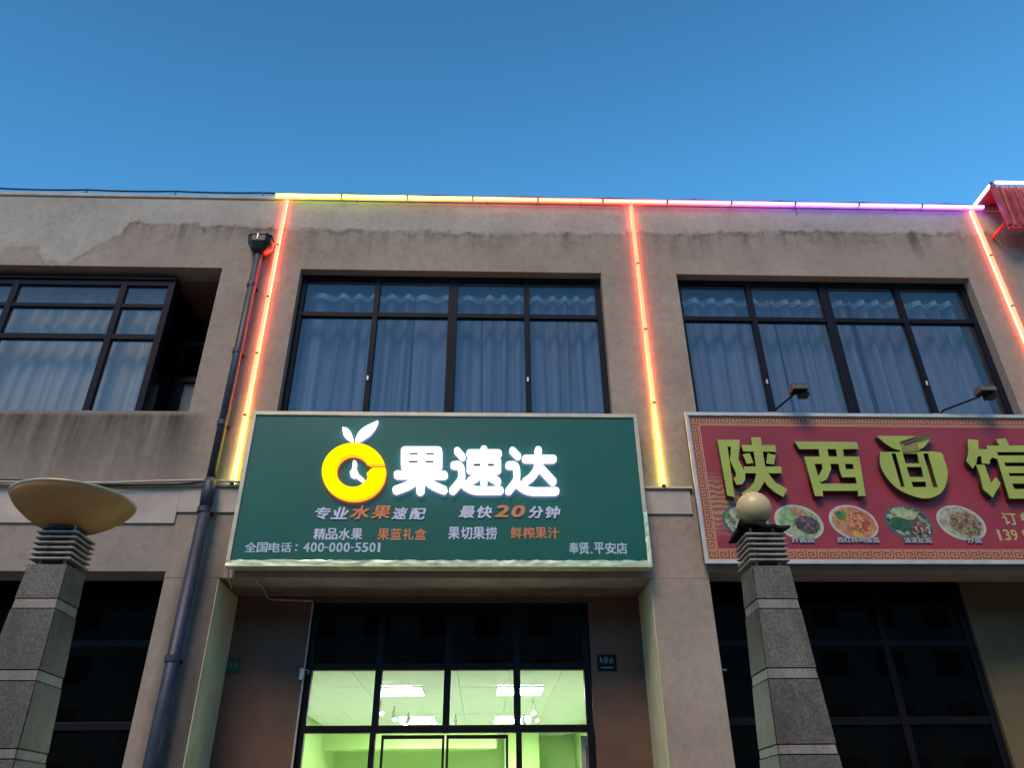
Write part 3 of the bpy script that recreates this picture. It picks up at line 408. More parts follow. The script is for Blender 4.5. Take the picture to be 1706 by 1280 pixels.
# --- shop interior
RX0, RX1, RY1, RZ = -2.75, 1.68, 7.6, 3.19
part('shop_wall', B((RX0-.1, RX0, .9, RY1, 0, 3.9)), M['limewall'], bld)
part('shop_wall', B((RX1, RX1+.1, .9, RY1, 0, 3.9)), M['limewall'], bld)
part('shop_wall', B((RX0-.1, RX1+.1, RY1, RY1+.1, 0, 3.9)), M['limewall'], bld)
part('shop_column', B((.35, .95, 6.6, 7.6, 0, 3.17)), M['limewall'], bld)
part('shop_bulkhead', B((-2.75, .2, 6.2, 6.6, 2.86, 3.16)), M['limewall'], bld)
part('shop_floor', B((RX0, RX1, .88, RY1, -.02, .015)), M['shopfloor'], bld)
# ceiling boards, laid one by one (lights sit in four of the openings)
lx = [-1.08, .44]; ly = [2.3, 5.2]
tile = bmesh.new(); B((-.297, .297, -.595, .595, 0, .02), bm=tile); tm = bpy.data.meshes.new('ceiling_tile'); tile.to_mesh(tm); tile.free(); tm.materials.append(M['shopwhite'])
gx = [RX0+.33+.6*i for i in range(8)]
cl = part('ceiling_grid', B((RX0, RX1, .9, RY1, RZ+.025, RZ+.05)), M['shopwhite'], bld)
for j in range(6):
    for x in gx:
        y = 1.5+1.2*j
        if x > RX1-.2: continue
        t = bpy.data.objects.new('ceiling_tile', tm); COL.objects.link(t); t.parent = cl; t.location = (x, y, RZ + random.uniform(-.002, .002))
M['panel_light'] = emit('led_panel_light', (1, 1, .97), 65)
for i, y in enumerate(ly):
    for k, x in enumerate(lx):
        lt = thing('ceiling_light', ['nearer', 'farther'][i] + ' white square ceiling panel light in the ' + ['left', 'right'][k] + ' row inside the green shop', 'ceiling light', (x, y, RZ-.03), 'panel lights on the shop ceiling')
        part('light_frame', B((x-.3, x+.3, y-.3, y-.285, RZ-.03, RZ-.004), (x-.3, x+.3, y+.285, y+.3, RZ-.03, RZ-.004), (x-.3, x-.285, y-.285, y+.285, RZ-.03, RZ-.004), (x+.285, x+.3, y-.285, y+.285, RZ-.03, RZ-.004)), M['rod'], lt)
        part('diffuser', B((x-.284, x+.284, y-.284, y+.284, RZ-.026, RZ-.006)), M['panel_light'], lt)
M['spot'] = emit('spot_lens', (1, 1, .95), 30)
spots = [(-1.42, 3.1), (-1.30, 3.7), (-1.15, 4.3), (-.45, 4.6), (.66, 3.1), (.72, 3.9), (.6, 4.6)]
for i, (x, y) in enumerate(spots):
    s = thing('track_spotlight', ('white track spotlight on the shop ceiling, number %s from the door in the %s cluster' % (['nearest', 'second', 'third', 'farthest'][i] if i < 4 else ['nearest', 'middle', 'farthest'][i-4], 'left' if i < 4 else 'right')).replace('number ', ''), 'spotlight', (x, y, RZ), 'track spotlights inside the green shop')
    a = Vector((x, y, RZ-.12)); d = Vector((random.uniform(-.5, .5), -.6, -.7)).normalized()
    part('stem', tube([(x, y, RZ-.003), (x, y, RZ-.1)], .012, 6), M['rod'], s)
    part('lamp_body', tube([a-d*.05, a+d*.09], .03, 12), M['rod'], s)
    part('lens', tube([a+d*.091, a+d*.095], .025, 12), M['spot'], s)
# a lightbox strip just inside the door, right
pst = thing('poster', 'narrow white and red poster hanging inside the shop beside the right pane', 'poster', (1.1, .95, 2.2))
part('sheet', B((1.04, 1.16, .945, .951, 1.7, 2.5)), M['rod'], pst)
part('red_print', B((1.09, 1.15, .941, .944, 2.1, 2.4)), M['red'], pst)

# --- upper windows
def big_window(x0, x1, mull, who):
    w = part('window', bmesh.new(), M['frame'], bld); w.data.materials.append(M['frame'])
    y0, y1 = .13, .21; zt = 7.52
    bm = bmesh.new()
    B((x0, x0+.07, y0, y1, WZ0, WZ1), (x1-.07, x1, y0, y1, WZ0, WZ1), bm=bm)
    xe = [x0+.07] + [q for m_, ww in mull for q in (m_-ww/2, m_+ww/2)] + [x1-.07]
    for m_, ww in mull: B((m_-ww/2, m_+ww/2, y0-.004, y1, WZ0+.06, WZ1-.06), bm=bm)
    B((x0+.07, x1-.07, y0+.002, y1-.002, WZ0, WZ0+.06), (x0+.07, x1-.07, y0+.002, y1-.002, WZ1-.06, WZ1), bm=bm)
    n = len(xe)//2
    for i in range(n): B((xe[2*i], xe[2*i+1], y0+.003, y1-.003, zt-.035, zt+.035), bm=bm)
    part2('window_frame', bm, M['frame'], w, bld, bevel=.004)
    sash = []
    for i in range(n):
        a, b = xe[2*i], xe[2*i+1]
        for z0, z1 in ((WZ0+.06, zt-.035), (zt+.035, WZ1-.06)):
            part2('pane', B((a, b, .168, .174, z0, z1)), M['glass'], w, bld)
    for i in (1, n-1):  # the small catches on the sliding sashes
        a = xe[2*i]
        part2('catch', B((a-.055, a-.035, y0-.02, y0-.004, 6.50, 6.56)), M['rod'], w, bld)
    return w
big_window(-2.53, 1.52, [(-1.50, .07), (-.48, .12), (.51, .07)], 0)
big_window(2.55, 6.62, [(3.56, .07), (4.6, .12), (5.63, .07)], 1)
big_window(7.6, 11.6, [(8.6, .07), (9.6, .12), (10.6, .07)], 2)
# rooms behind the windows
for a, b in ((-3.0, 2.0), (2.03, 7.1), (7.13, 12.3)):
    part('upper_room', B((a, a+.02, .301, 3.2, 5.6, 8.6), (b-.02, b, .301, 3.2, 5.6, 8.6), (a+.02, b-.02, 3.18, 3.2, 5.6, 8.6), (a+.02, b-.02, .301, 3.18, 5.6, 5.65), (a+.02, b-.02, .301, 3.18, 8.55, 8.6)), M['room'], bld)
# --- curtains: eyelet cloth woven over a white rod
def cloth(x0, x1, z0, z1, y, amp, seed, pitch_=.135, bunch=0, header=None):
    rnd = random.Random(seed); ph = rnd.random()*6; n = int((x1-x0)/.012)
    bm = bmesh.new(); zs = [z1, z1-.02, z1-.1, z1-.4, (z0+z1)/2, z0+.3, z0] if header is None else [z1, z1-.03, z1-.06]
    zs = [z1 - (z1-z0)*k/9 for k in range(10)] if header is None else [z1-(z1-z0)*k/3 for k in range(4)]
    rows = []
    w1, w2, w3 = rnd.random()*6, rnd.random()*6, rnd.random()*6
    for i, z in enumerate(zs):
        t = (z1 - z)/2.; row = []
        for j in range(n+1):
            x = x0 + (x1-x0)*j/n
            u = (x-x0)/pitch_
            warp = .35*math.sin(u*.37+w1) + .25*math.sin(u*.83+w2) + bunch*math.exp(-((x-x1)/.4)**2)*u*.5
            yy = amp*math.sin(math.pi*(u+warp)+ph)*(1-.25*t) + .35*amp*math.sin(2.3*math.pi*u+w3+t*.8)*t
            row.append(bm.verts.new((x + .02*math.sin(u+t*1.3)*t, y+yy, z)))
        rows.append(row)
    for a, b in zip(rows, rows[1:]):
        for j in range(n): bm.faces.new((a[j], a[j+1], b[j+1], b[j]))
    return bm
def curtain(x0, x1, label, seed, bays):
    c = thing('curtain', label, 'curtain', (x0, .42, 7.98), 'blue eyelet curtains behind the upper windows')
    for k, (a, b) in enumerate(bays):
        part('cloth', cloth(a, b, WZ0-.1, 7.915, .36, (.05, .038, .056)[k % 3], seed+k, bunch=(.10, .0, .22)[(k+seed) % 3], pitch_=(.128, .15, .118)[(k+seed) % 3]), M['curtain'], c, smooth=True)
        part('header', cloth(a, b, 7.916, 8.0, .36, (.05, .038, .056)[k % 3], seed+k, bunch=(.10, .0, .22)[(k+seed) % 3], pitch_=(.128, .15, .118)[(k+seed) % 3], header=1), M['header'], c, smooth=True)
    part('rod', tube([(x0, .36, 7.955), (x1, .36, 7.955)], .014), M['rod'], c)
curtain(-2.45, 1.46, 'blue eyelet curtains behind the wide window above the green lit sign', 3, [(-2.45, -1.02), (-1.0, -.1), (-.08, 1.46)])
curtain(2.62, 6.55, 'blue eyelet curtains behind the wide window above the red noodle sign', 13, [(2.62, 3.9), (3.92, 5.0), (5.02, 6.55)])
curtain(7.68, 11.5, 'blue eyelet curtains behind the window past the corrugated canopy', 23, [(7.68, 9.5), (9.55, 11.5)])

# --- left bay: a glazed box standing in a deep dark recess
part('recess_shell', B((-7.66, -3.57, .301, 1.6, 8.165, 8.25), (-7.66, -3.57, .301, 1.6, 5.85, 5.955), (-3.57, -3.5, .301, 1.6, 5.955, 8.165), (-7.76, -7.66, .301, 1.6, 5.955, 8.165)), M['soffit'], bld)
part('recess_shell', B((-7.66, -3.57, 1.6, 1.7, 5.955, 8.165)), M['dark'], bld)
bw = part('bay_window', B((-7.6, -4.2, .10, .30, 8.03, 8.07)), M['frame'], bld)
bm = bmesh.new(); yb0, yb1 = .12, .20
BX = [-7.57, -6.27, -4.86, -4.235]; wd = .085
for x in BX: B((x-wd/2, x+wd/2, yb0, yb1, 5.98, 8.03), bm=bm)
for a, b in zip(BX, BX[1:]):
    for z, h in ((7.98, .08), (7.61, .06), (7.12, .08), (6.01, .06)): B((a+wd/2, b-wd/2, yb0+.003, yb1-.003, z-h/2, z+h/2), bm=bm)
part2('window_frame', bm, M['frame'], bw, bld, bevel=.004)
for a, b in zip(BX, BX[1:]):
    for z0, z1 in ((6.04, 7.08), (7.16, 7.58), (7.64, 7.94)):
        part2('pane', B((a+wd/2, b-wd/2, .155, .161, z0, z1)), M['glassb'], bw, bld)
bm = bmesh.new()   # the return side, running back into the recess
for y in (.24, .9, 1.55): B((-4.275, -4.195, y-.04, y+.04, 5.98, 8.03), bm=bm)
for y0, y1 in ((.28, .86), (.94, 1.51)):
    for z, h in ((7.98, .08), (7.61, .06), (7.12, .08), (6.01, .06)): B((-4.272, -4.198, y0, y1, z-h/2, z+h/2), bm=bm)
part2('return_frame', bm, M['frame2'], bw, bld)
for y0, y1 in ((.28, .86), (.94, 1.51)):
    for z0, z1 in ((6.04, 7.08), (7.16, 7.58), (7.64, 7.94)): part2('pane', B((-4.237, -4.231, y0, y1, z0, z1)), M['glassd'], bw, bld)
# the small window at the back of the recess
rw = part('recess_window', B((-4.19, -3.575, .80, .88, 6.85, 6.93)), M['frame2'], bld)
part2('transom', B((-4.19, -3.575, .80, .88, 7.42, 7.50)), M['frame2'], rw, bld)
part2('jamb', B((-4.19, -4.08, .80, .88, 5.96, 6.848)), M['frame2'], rw, bld)
part2('jamb', B((-3.63, -3.575, .80, .88, 5.96, 6.848)), M['frame2'], rw, bld)
part2('pane', B((-4.08, -3.63, .835, .841, 5.96, 6.85)), M['glassb'], rw, bld)
part2('backing', B((-4.08, -3.63, .86, .87, 5.96, 6.85)), M['header'], rw, bld)
c = thing('curtain', 'pale sheer curtain behind the bay window at far left', 'curtain', (-5.9, .35, 7.9))
part('cloth', cloth(-7.5, -4.3, 5.97, 7.95, .36, .03, 44, pitch_=.10), M['sheer'], c, smooth=True)

# --- dark shops left and right
def dark_shop(x0, x1, xs_, zbar, nm):
    f = part('dark_shopfront', bars(bmesh.new(), xs_, [zbar, 3.45, 4.22], .80, .87, .08, .08, (x0, x1), (.0, 4.28)), M['frame2'], bld, bevel=.004)
    for a, b in zip(xs_, xs_[1:]):
        for z0, z1 in ((.05, zbar-.04), (zbar+.04, 3.41), (3.49, 4.18)): part2('pane', B((a+.04, b-.04, .83, .836, z0, z1)), M['glassd'], f, bld)
    part('dark_shop_room', B((x0-.3, x0-.25, .88, 5, 0, 4.5), (x1+.25, x1+.3, .88, 5, 0, 4.5), (x0-.25, x1+.25, 4.95, 5, 0, 4.5), (x0-.25, x1+.25, .88, 4.95, 4.3, 4.5), (x0-.25, x1+.25, .88, 4.95, -.02, .02)), M['dark'], bld)
dark_shop(-7.7, -3.46, [-7.66, -6.2, -4.8, -3.46], 2.6, 'l')
dark_shop(2.46, 5.6, [2.46, 3.55, 4.6, 5.6], 2.62, 'r')
part('recess_wall', B((5.65, 7.0, .76, .9, 0, 4.28)), mat('ochre_brown_render', (.13, .105, .055), .8, var=.2, scale=2), bld)
part('recess_side', B((-3.42, -3.415, .36, .76, 3.96, 4.28), (2.42, 2.425, .36, .76, 3.96, 4.28)), M['soffit'], bld)

# the next shops along the row, just out of the picture
dark_shop(7.6, 12.4, [7.64, 8.9, 10.2, 11.4, 12.36], 2.62, 'e')
part('recess_wall', B((7.0, 7.6, .765, .9, 0, 4.28)), M['wall'], bld)
part('end_wall', B((12.5, 12.7, 0, 9, 0, ROOF)), M['wall'], bld)
part('end_wall', B((-12.9, -12.7, 0, 9, 0, ROOF)), M['wall'], bld)
part('rear_wall', B((-12.7, 12.5, 8.8, 9, 0, 8.9)), M['wall'], bld)
dark_shop(-12.6, -8.4, [-12.56, -11.2, -9.8, -8.4], 2.62, 'w')

# ================================================================ LED tubes
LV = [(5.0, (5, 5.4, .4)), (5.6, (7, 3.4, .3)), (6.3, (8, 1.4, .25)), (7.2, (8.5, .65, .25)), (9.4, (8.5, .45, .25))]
LC = [(5.0, (2.2, 1.4, .62)), (5.6, (2.4, 1.1, .52)), (6.3, (2.6, .85, .42)), (7.2, (2.7, .74, .38)), (9.4, (2.8, .68, .36))]
M['ledv'] = emit_ramp('led_vertical', 2, 5.0, 9.5, LC, 1.0)
M['ledvb'] = emit_ramp('led_added_back_glow', 2, 5.0, 9.5, LV, 9)
M['ledh'] = emit_ramp('led_horizontal', 0, -3.1, 7.3, [(-3.1, (6, 8, .9)), (-1.6, (7, 6.4, .85)), (-.6, (8.5, 2.8, .75)), (.8, (9, 1.1, .6)), (2.3, (9, .95, .85)), (3.1, (9, 1.0, 2.4)), (3.9, (6.5, 1.1, 6)), (4.6, (3.8, 1.0, 9)), (7.2, (4, 1.2, 9))], 1.0)
M['ledw'] = emit_ramp('led_canopy', 0, 7.0, 9.5, [(7.0, (7, 3, 9)), (7.5, (8, 7, 8)), (9.5, (8, 9, 9))], .8)
def led_run(label, p0, p1, seg, m, w=.022, back=None):
    p0, p1 = Vector(p0), Vector(p1); L = (p1-p0).length; d = (p1-p0)/L; n = max(1, round(L/seg))
    t = thing('led_light_strip', label, 'light strip', tuple(p0), 'colour-changing tubes outlining the facade')
    for k in range(n):
        a = p0 + d*(L*k/n+.008); b = p0 + d*(L*(k+1)/n-.008)
        part('light_tube', tube([a, b], w, 10), m, t, smooth=False)
        if back: part('added_back_glow', B((a.x-.012, a.x+.012, -.018, -.002, b.z, a.z)), back, t)  # unseen glowing strip added behind the tube to wash the wall with colour
        part('mounting_clip', tube([b-d*.004, b+d*.02], w*1.12, 8), M['blackmetal'], t)
    return t
led_run('vertical light strip between the downpipe and the green sign, red above and yellow below', (-2.88, -.045, 9.40), (-2.88, -.045, 5.02), .97, M['ledv'], back=M['ledvb'])
led_run('vertical light strip on the pillar between the green sign and the red sign', (2.03, -.045, 9.38), (2.03, -.045, 5.02), .97, M['ledv'], back=M['ledvb'])
led_run('vertical light strip at the far right, beside the red corrugated canopy', (7.03, -.045, 9.40), (7.03, -.045, 5.02), .97, M['ledv'], back=M['ledvb'])
led_run('long horizontal light strip along the roof edge, yellow to red to violet', (-3.04, -.06, 9.435), (7.22, -.06, 9.435), .93, M['ledh'], .024)
led_run('short white light strip on the left side of the canopy roof', (7.2, .28, 9.60), (7.2, -.36, 9.60), .7, M['ledw'], .02)
led_run('white light strip along the front top edge of the canopy', (7.24, -.39, 9.60), (10.2, -.39, 9.60), 1.0, M['ledw'], .02)

lw = thing('feed_wires', 'short loose black feed wires hanging under the roof edge light strip', 'wire', (0, -.03, 9.4))
for x, dz in ((-1.9, .05), (-.05, .04), (1.3, .05), (4.42, .13), (5.9, .05)):
    part('wire', tube([(x, -.05, 9.415), (x+.015, -.02, 9.40-dz*.5), (x+.01, -.006, 9.40-dz)], .004, 5), M['blackcable'], lw)

# ================================================================ corrugated canopy
cn = thing('metal_canopy', 'red corrugated metal canopy jutting from the roof edge at top right', 'canopy', (7.2, 0, 9))
bm = bmesh.new(); n = 240; prev = None
for i in range(n+1):
    x = 7.24 + 2.9*i/n; yy = -.36 + .022*max(-1, min(1, 1.6*math.sin(2*math.pi*(x-7.24)/.105)))
    v = [bm.verts.new((x, yy, 9.55)), bm.verts.new((x, yy+.04, 8.84))]
    if prev: bm.faces.new((prev[0], v[0], v[1], prev[1]))
    prev = v
part('corrugated_fascia', bm, M['red'], cn)
part('canopy_roof', B((7.2, 10.2, -.33, .0, 9.53, 9.555)), M['red'], cn)
part('parapet_step', B((7.23, 12.5, .0, .3, 9.462, 9.528)), M['wall'], cn)
part('edge_beam', B((7.17, 7.225, -.40, -.34, 8.80, 9.56)), M['red'], cn, bevel=.004)
for x in (7.2, 8.2, 9.2, 10.1):
    part('bracket', tube([(x, -.33, 8.90), (x, -.001, 8.90)], .022), M['red'], cn)
part('lower_rail', B((7.226, 10.2, -.325, -.285, 8.80, 8.85)), M['red'], cn)

# ================================================================ roof wire
t = thing('roof_wire', 'thin black lightning wire on short posts along the roof edge', 'wire', (-8, .06, 9.46))
pts = []
for i in range(0, 81):
    x = -12 + i*.25; s = abs(((x+12) % 1.25)/1.25-.5)*2
    pts.append((x, .04, 9.575 - .014*(1-s**2)))
part('wire', tube(pts, .013, 5), M['blackcable'], t)
for i in range(17):
    x = -12+1.25*i
    part('post', B((x-.012, x+.012, .032, .048, 9.46, 9.59), (x-.03, x+.03, .04, .08, 9.4605, 9.47)), M['blackcable'], t)
for i, x in enumerate((-.3, .4, 1.9, 2.9, 3.75, 4.6, 5.5, 6.85, 7.05)):
    part('roof_clip', B((x-.04, x+.04, -.03, .05, 9.4605, 9.485), (x-.012, x+.02, -.02, .02, 9.485, 9.515)), M['blackcable'], bld)

# ================================================================ downpipe
dp = thing('downpipe', 'dark blue rainwater downpipe with black hopper head left of the light strip', 'drainpipe', (-3.10, -.12, 0))
part('upper_pipe', tube([(-3.08, -.12, 8.38), (-3.10, -.12, 5.02)], .052, 16), M['pipe'], dp, smooth=True)
part('offset_bend', tube([(-3.10, -.12, 5.04), (-3.10, -.13, 4.97), (-3.09, -.145, 4.9), (-3.08, -.15, 4.7)], .08, 16, radii=[.062, .074, .074, .068]), M['pipe'], dp, smooth=True)
part('lower_pipe', tube([(-3.08, -.15, 4.71), (-3.12, -.15, 0)], .064, 18), M['pipe'], dp, smooth=True)
for x, y, z, r in ((-3.09, -.12, 7.78, .059), (-3.095, -.12, 6.75, .059), (-3.10, -.12, 5.75, .059), (-3.09, -.15, 4.66, .073), (-3.10, -.15, 3.1, .073), (-3.11, -.15, 1.6, .073)):
    part('coupling', tube([(x, y, z-.03), (x, y, z+.03)], r, 18), M['pipe'], dp)
    part('wall_bracket', B((x-.05, x+.05, y+r-.01, 0, z-.015, z+.015)), M['hopper'], dp)
bm = bmesh.new()
ring = lambda w, d, z, yc: [bm.verts.new((-3.08+sx*w, yc+sy*d, z)) for sx, sy in ((-1, -.6), (-.6, -1), (.6, -1), (1, -.6), (1, 1), (-1, 1))]
rg = [ring(.065, .065, 8.30, -.12), ring(.10, .09, 8.34, -.125), ring(.15, .12, 8.44, -.13), ring(.155, .125, 8.53, -.13), ring(.165, .13, 8.54, -.132), ring(.165, .13, 8.56, -.132)]
for a, b in zip(rg, rg[1:]):
    for k in range(6): bm.faces.new((a[k], a[(k+1) % 6], b[(k+1) % 6], b[k]))
bm.faces.new(rg[0]); bm.faces.new(rg[-1])
part('hopper_head', bm, M['hopper'], dp, bevel=.006)
part('inlet_elbow', tube([(-3.0, -.001, 8.50), (-3.0, -.09, 8.53), (-3.03, -.13, 8.59), (-3.06, -.14, 8.575)], .052, 12), M['hopper'], dp, smooth=True)
part('seam', B((-3.10, -3.085, -.262, -.256, 8.46, 8.55)), M['rod'], dp)
# cables along the ledge
def cable(name, label, pts, r, m):
    t = obj(name, tube(pts, r, 6), m); return tag(t, label, 'cable')
cable('cable', 'pale grey cable sagging along the ledge behind the bowl lamp', [(-12, -.07, 5.04), (-7, -.07, 5.03), (-5.6, -.075, 5.02), (-4.9, -.09, 5.0), (-4.2, -.09, 5.005), (-3.6, -.08, 5.035), (-3.2, -.07, 5.05), (-2.76, -.07, 5.03)], .016, M['whitecable'])
cable('cable', 'black cable running along the ledge above the dark left shop', [(-12, -.065, 5.07), (-6, -.065, 5.055), (-5.0, -.066, 5.04), (-4.3, -.068, 4.985), (-3.5, -.066, 5.0), (-3.18, -.066, 5.03)], .011, M['blackcable'])
cable('cable', 'thin pale conduit crossing the soffit and dropping beside the shop door frame', [(-2.45, .02, 3.93), (-2.45, .30, 3.935), (-2.50, .72, 3.94), (-2.48, .735, 3.925), (-1.995, .745, 3.91), (-1.985, .745, 3.88), (-1.99, .745, 3.1), (-2.0, .745, 1.2), (-2.0, .745, .02)], .011, M['whitecable'])
cable('cable', 'short white conduit under the bottom left corner of the green sign', [(-2.70, -.18, 4.0), (-2.74, -.02, 3.95), (-2.80, .32, 3.945)], .011, M['rod'])
t = thing('junction_box', 'small white junction box with loose wires beside the shop window', 'junction box', (-2.0, .73, 3.12))
part('box', B((-2.03, -1.985, .715, .745, 3.05, 3.17)), M['rod'], t, bevel=.004)
part('wire', tube([(-2.0, .715, 3.12), (-1.96, .69, 3.15), (-1.92, .70, 3.13), (-1.94, .72, 3.11)], .004, 5), M['rod'], t)

# ================================================================ green sign
gs = thing('shop_sign', 'green illuminated fruit shop sign with glowing white characters and an orange clock logo', 'sign', (-.5, -.1, 4.02))
def green_mat():
    m, nt, N, L, P = nodes('green_sign_panel'); n = nnoise(N, L, 1.2, 4)
    r = ramp(N, L, n.outputs[0], [(.3, (.008, .092, .062)), (.7, (.012, .112, .075))]); L.new(r.outputs[0], P.inputs['Base Color'])
    P.inputs['Roughness'].default_value = .30; P.inputs['Specular IOR Level'].default_value = .5; return m
M['green'] = green_mat()
GX0, GX1, GZ0, GZ1 = -2.73, 1.76, 4.03, 5.86
part('sign_box', B((GX0, GX1, -.19, -.051, GZ0, GZ1)), M['blackmetal'], gs)
pw = (GX1-GX0-.08)/4
part('sign_panel', B((GX0+.04, GX1-.04, -.205, -.1902, GZ0+.04, GZ1-.045)), M['green'], gs)
part('trim', B((GX0, GX1, -.222, -.191, GZ1-.045, GZ1+.004), (GX0-.004, GX0+.04, -.222, -.191, GZ0+.04, GZ1-.045), (GX1-.04, GX1+.004, -.222, -.191, GZ0+.6, GZ1-.045)), M['creamtrim'], gs, bevel=.004)
def foil(x0, x1, z0, z1, y, nx, nz, seed):
    rnd = random.Random(seed); bm = bmesh.new(); g = []
    for i in range(nx+1):
        g.append([bm.verts.new((x0+(x1-x0)*i/nx, y + (0 if j in (0,) else rnd.uniform(-.005, .004)), z0+(z1-z0)*j/nz + (rnd.uniform(-.006, .008) if j == nz else 0))) for j in range(nz+1)])
    for i in range(nx):
        for j in range(nz): bm.faces.new((g[i][j], g[i+1][j], g[i+1][j+1], g[i][j+1]))
    return bm
part('foil_trim', foil(GX0, GX1-.042, GZ0, GZ0+.055, -.222, 90, 3, 2), M['foil'], gs, smooth=True)
part('foil_trim', foil(GX1-.04, GX1+.006, GZ0, GZ0+.62, -.222, 3, 20, 5), M['foil'], gs, smooth=True)
part('foil_edge', B((GX0-.002, GX1+.002, -.222, -.06, GZ0-.012, GZ0-.001)), M['foil'], gs)
E_W = emit('white_letter_face', (.93, .97, 1.0), 1.6)
E_WS = emit('added_white_halo', (1.0, .42, .9), 9)
E_Y = emit('yellow_letter_face', (1.0, .86, .0), 1.3)
E_YS = emit('added_orange_halo', (1.0, .08, .01), 14)
M['return'] = emit('white_acrylic_return', (.80, .82, 1.0), 2.6); M['return_y'] = emit('amber_acrylic_return', (1.0, .30, .01), 1.6)
M['counter'] = mat('added_grey_plate', (.05, .05, .055), .7, var=0)
def solid_only(loops):
    def inside(p, L):
        c = False
        for (x0, z0), (x1, z1) in zip(L, L[1:]+L[:1]):
            if (z0 > p[1]) != (z1 > p[1]) and p[0] < (x1-x0)*(p[1]-z0)/(z1-z0)+x0: c = not c
        return c
    return [L for L in loops if not any(inside(L[0], Q) for Q in loops if Q is not L)]
def lit_letter(name, key, face, side, lab=None):
    """channel letter: glowing acrylic face on a metal return, with an added glowing base that imitates bloom on the panel"""
    o = part(name, flat_shape(LET[key], -.262, .032), M['return_y'] if face is E_Y else M['return'], gs)
    if key in ('guo', 'su'): part2('added_counter_plate', flat_shape(solid_only(LET[key]), -.2572, .006), M['counter'], o, gs)  # dark filler added so the counters stay dark amid the glow
    fb = flat_shape(LET[key], -.2628, 0)
    part2('letter_face', fb, face, o, gs)
    part2('added_halo_base', flat_shape(LET[key], -.2295, .014), side, o, gs)  # emissive base added behind the letter, imitates the bloom around it
    if lab: o['label'] = lab
    return o
for k in ('guo', 'su', 'da'): lit_letter('letter', k, E_W, E_WS)
lit_letter('logo_ring', 'ring', E_Y, E_YS, 'glowing yellow open ring shaped like an orange')
lit_letter('logo_leaf', 'leaf_big', E_W, E_WS); lit_letter('logo_leaf', 'leaf_small', E_W, E_WS); lit_letter('clock_hands', 'hands', E_W, E_WS)
M['tw'] = mat('white_print', (.52, .60, .80), .5, var=0); M['to'] = mat('orange_print', (.55, .22, .09), .5, var=0)
M['tb'] = mat('pale_blue_print', (.40, .55, .68), .5, var=0)
SM = [('专', -1.87, -1.7, 4.54, 4.68, 0), ('业', -1.695, -1.505, 4.54, 4.68, 0), ('水', -1.49, -1.285, 4.54, 4.7, 1), ('果', -1.26, -1.055, 4.545, 4.7, 1), ('速', -1.035, -0.865, 4.54, 4.68, 0), ('配', -0.845, -0.665, 4.54, 4.67, 0), ('最', -0.305, -0.13, 4.56, 4.7, 0), ('快', -0.11, 0.06, 4.56, 4.7, 0), ('2', 0.08, 0.24, 4.57, 4.71, 1), ('0', 0.27, 0.42, 4.57, 4.71, 1), ('分', 0.455, 0.62, 4.56, 4.7, 0), ('钟', 0.64, 0.81, 4.56, 4.7, 0), ('精', -1.855, -1.73, 4.31, 4.44, 2), ('品', -1.725, -1.6, 4.31, 4.44, 2), ('水', -1.59, -1.465, 4.31, 4.44, 2), ('果', -1.455, -1.335, 4.31, 4.44, 2), ('果', -1.175, -1.045, 4.31, 4.44, 3), ('蓝', -1.035, -0.915, 4.31, 4.44, 3), ('礼', -0.905, -0.785, 4.31, 4.44, 3), ('盒', -0.775, -0.65, 4.31, 4.44, 3), ('果', -0.415, -0.29, 4.32, 4.46, 2), ('切', -0.28, -0.155, 4.32, 4.46, 2), ('果', -0.15, -0.02, 4.32, 4.46, 2), ('捞', -0.01, 0.11, 4.32, 4.46, 2), ('鲜', 0.26, 0.38, 4.33, 4.46, 3), ('榨', 0.39, 0.52, 4.33, 4.46, 3), ('果', 0.525, 0.65, 4.33, 4.46, 3), ('汁', 0.66, 0.785, 4.33, 4.46, 3), ('全', -2.56, -2.44, 4.17, 4.28, 4), ('国', -2.435, -2.32, 4.17, 4.28, 4), ('电', -2.31, -2.19, 4.17, 4.28, 4), ('话', -2.185, -2.07, 4.17, 4.28, 4), ('奉', 0.885, 0.99, 4.16, 4.29, 4), ('贤', 0.995, 1.105, 4.16, 4.29, 4), ('平', 1.155, 1.265, 4.16, 4.29, 4), ('安', 1.275, 1.395, 4.16, 4.29, 4), ('店', 1.395, 1.515, 4.16, 4.29, 4)]
for ch, x0, x1, z0, z1, k in SM:
    it = k in (0, 1)
    part('letter', text_bm(ch, x0, x1, z0, z1, -.215 if it else -.2085, .009 if it else .003, 0.03 if it else .022, .18 if it else 0), M[{0: 'tw', 1: 'to', 2: 'tw', 3: 'to', 4: 'tb'}[k]], gs)
x = -1.95
for ch, w in zip('400-000-5501', (1, 1, 1, .55, 1, 1, 1, .55, 1, 1, 1, .8)):
    W_ = .835/10.9
    z0, z1 = (4.218, 4.232) if ch == '-' else (4.175, 4.28)
    xa = x + (.16*W_*w if ch == '1' else .06*W_*w)
    xb = x+W_*w*(.72 if ch == '1' else .92)
    xa = x+W_*w*.28 if ch == '1' else xa
    part('letter', text_bm(ch, xa, xb, z0, z1, -.2085, .003, .022), M['tb'], gs); x += W_*w
part('letter', B((-2.03, -2.01, -.2085, -.2055, 4.185, 4.205), (-2.03, -2.01, -.2085, -.2055, 4.24, 4.26)), M['tb'], gs)
part('letter', B((1.118, 1.136, -.2085, -.2055, 4.165, 4.183)), M['tb'], gs)

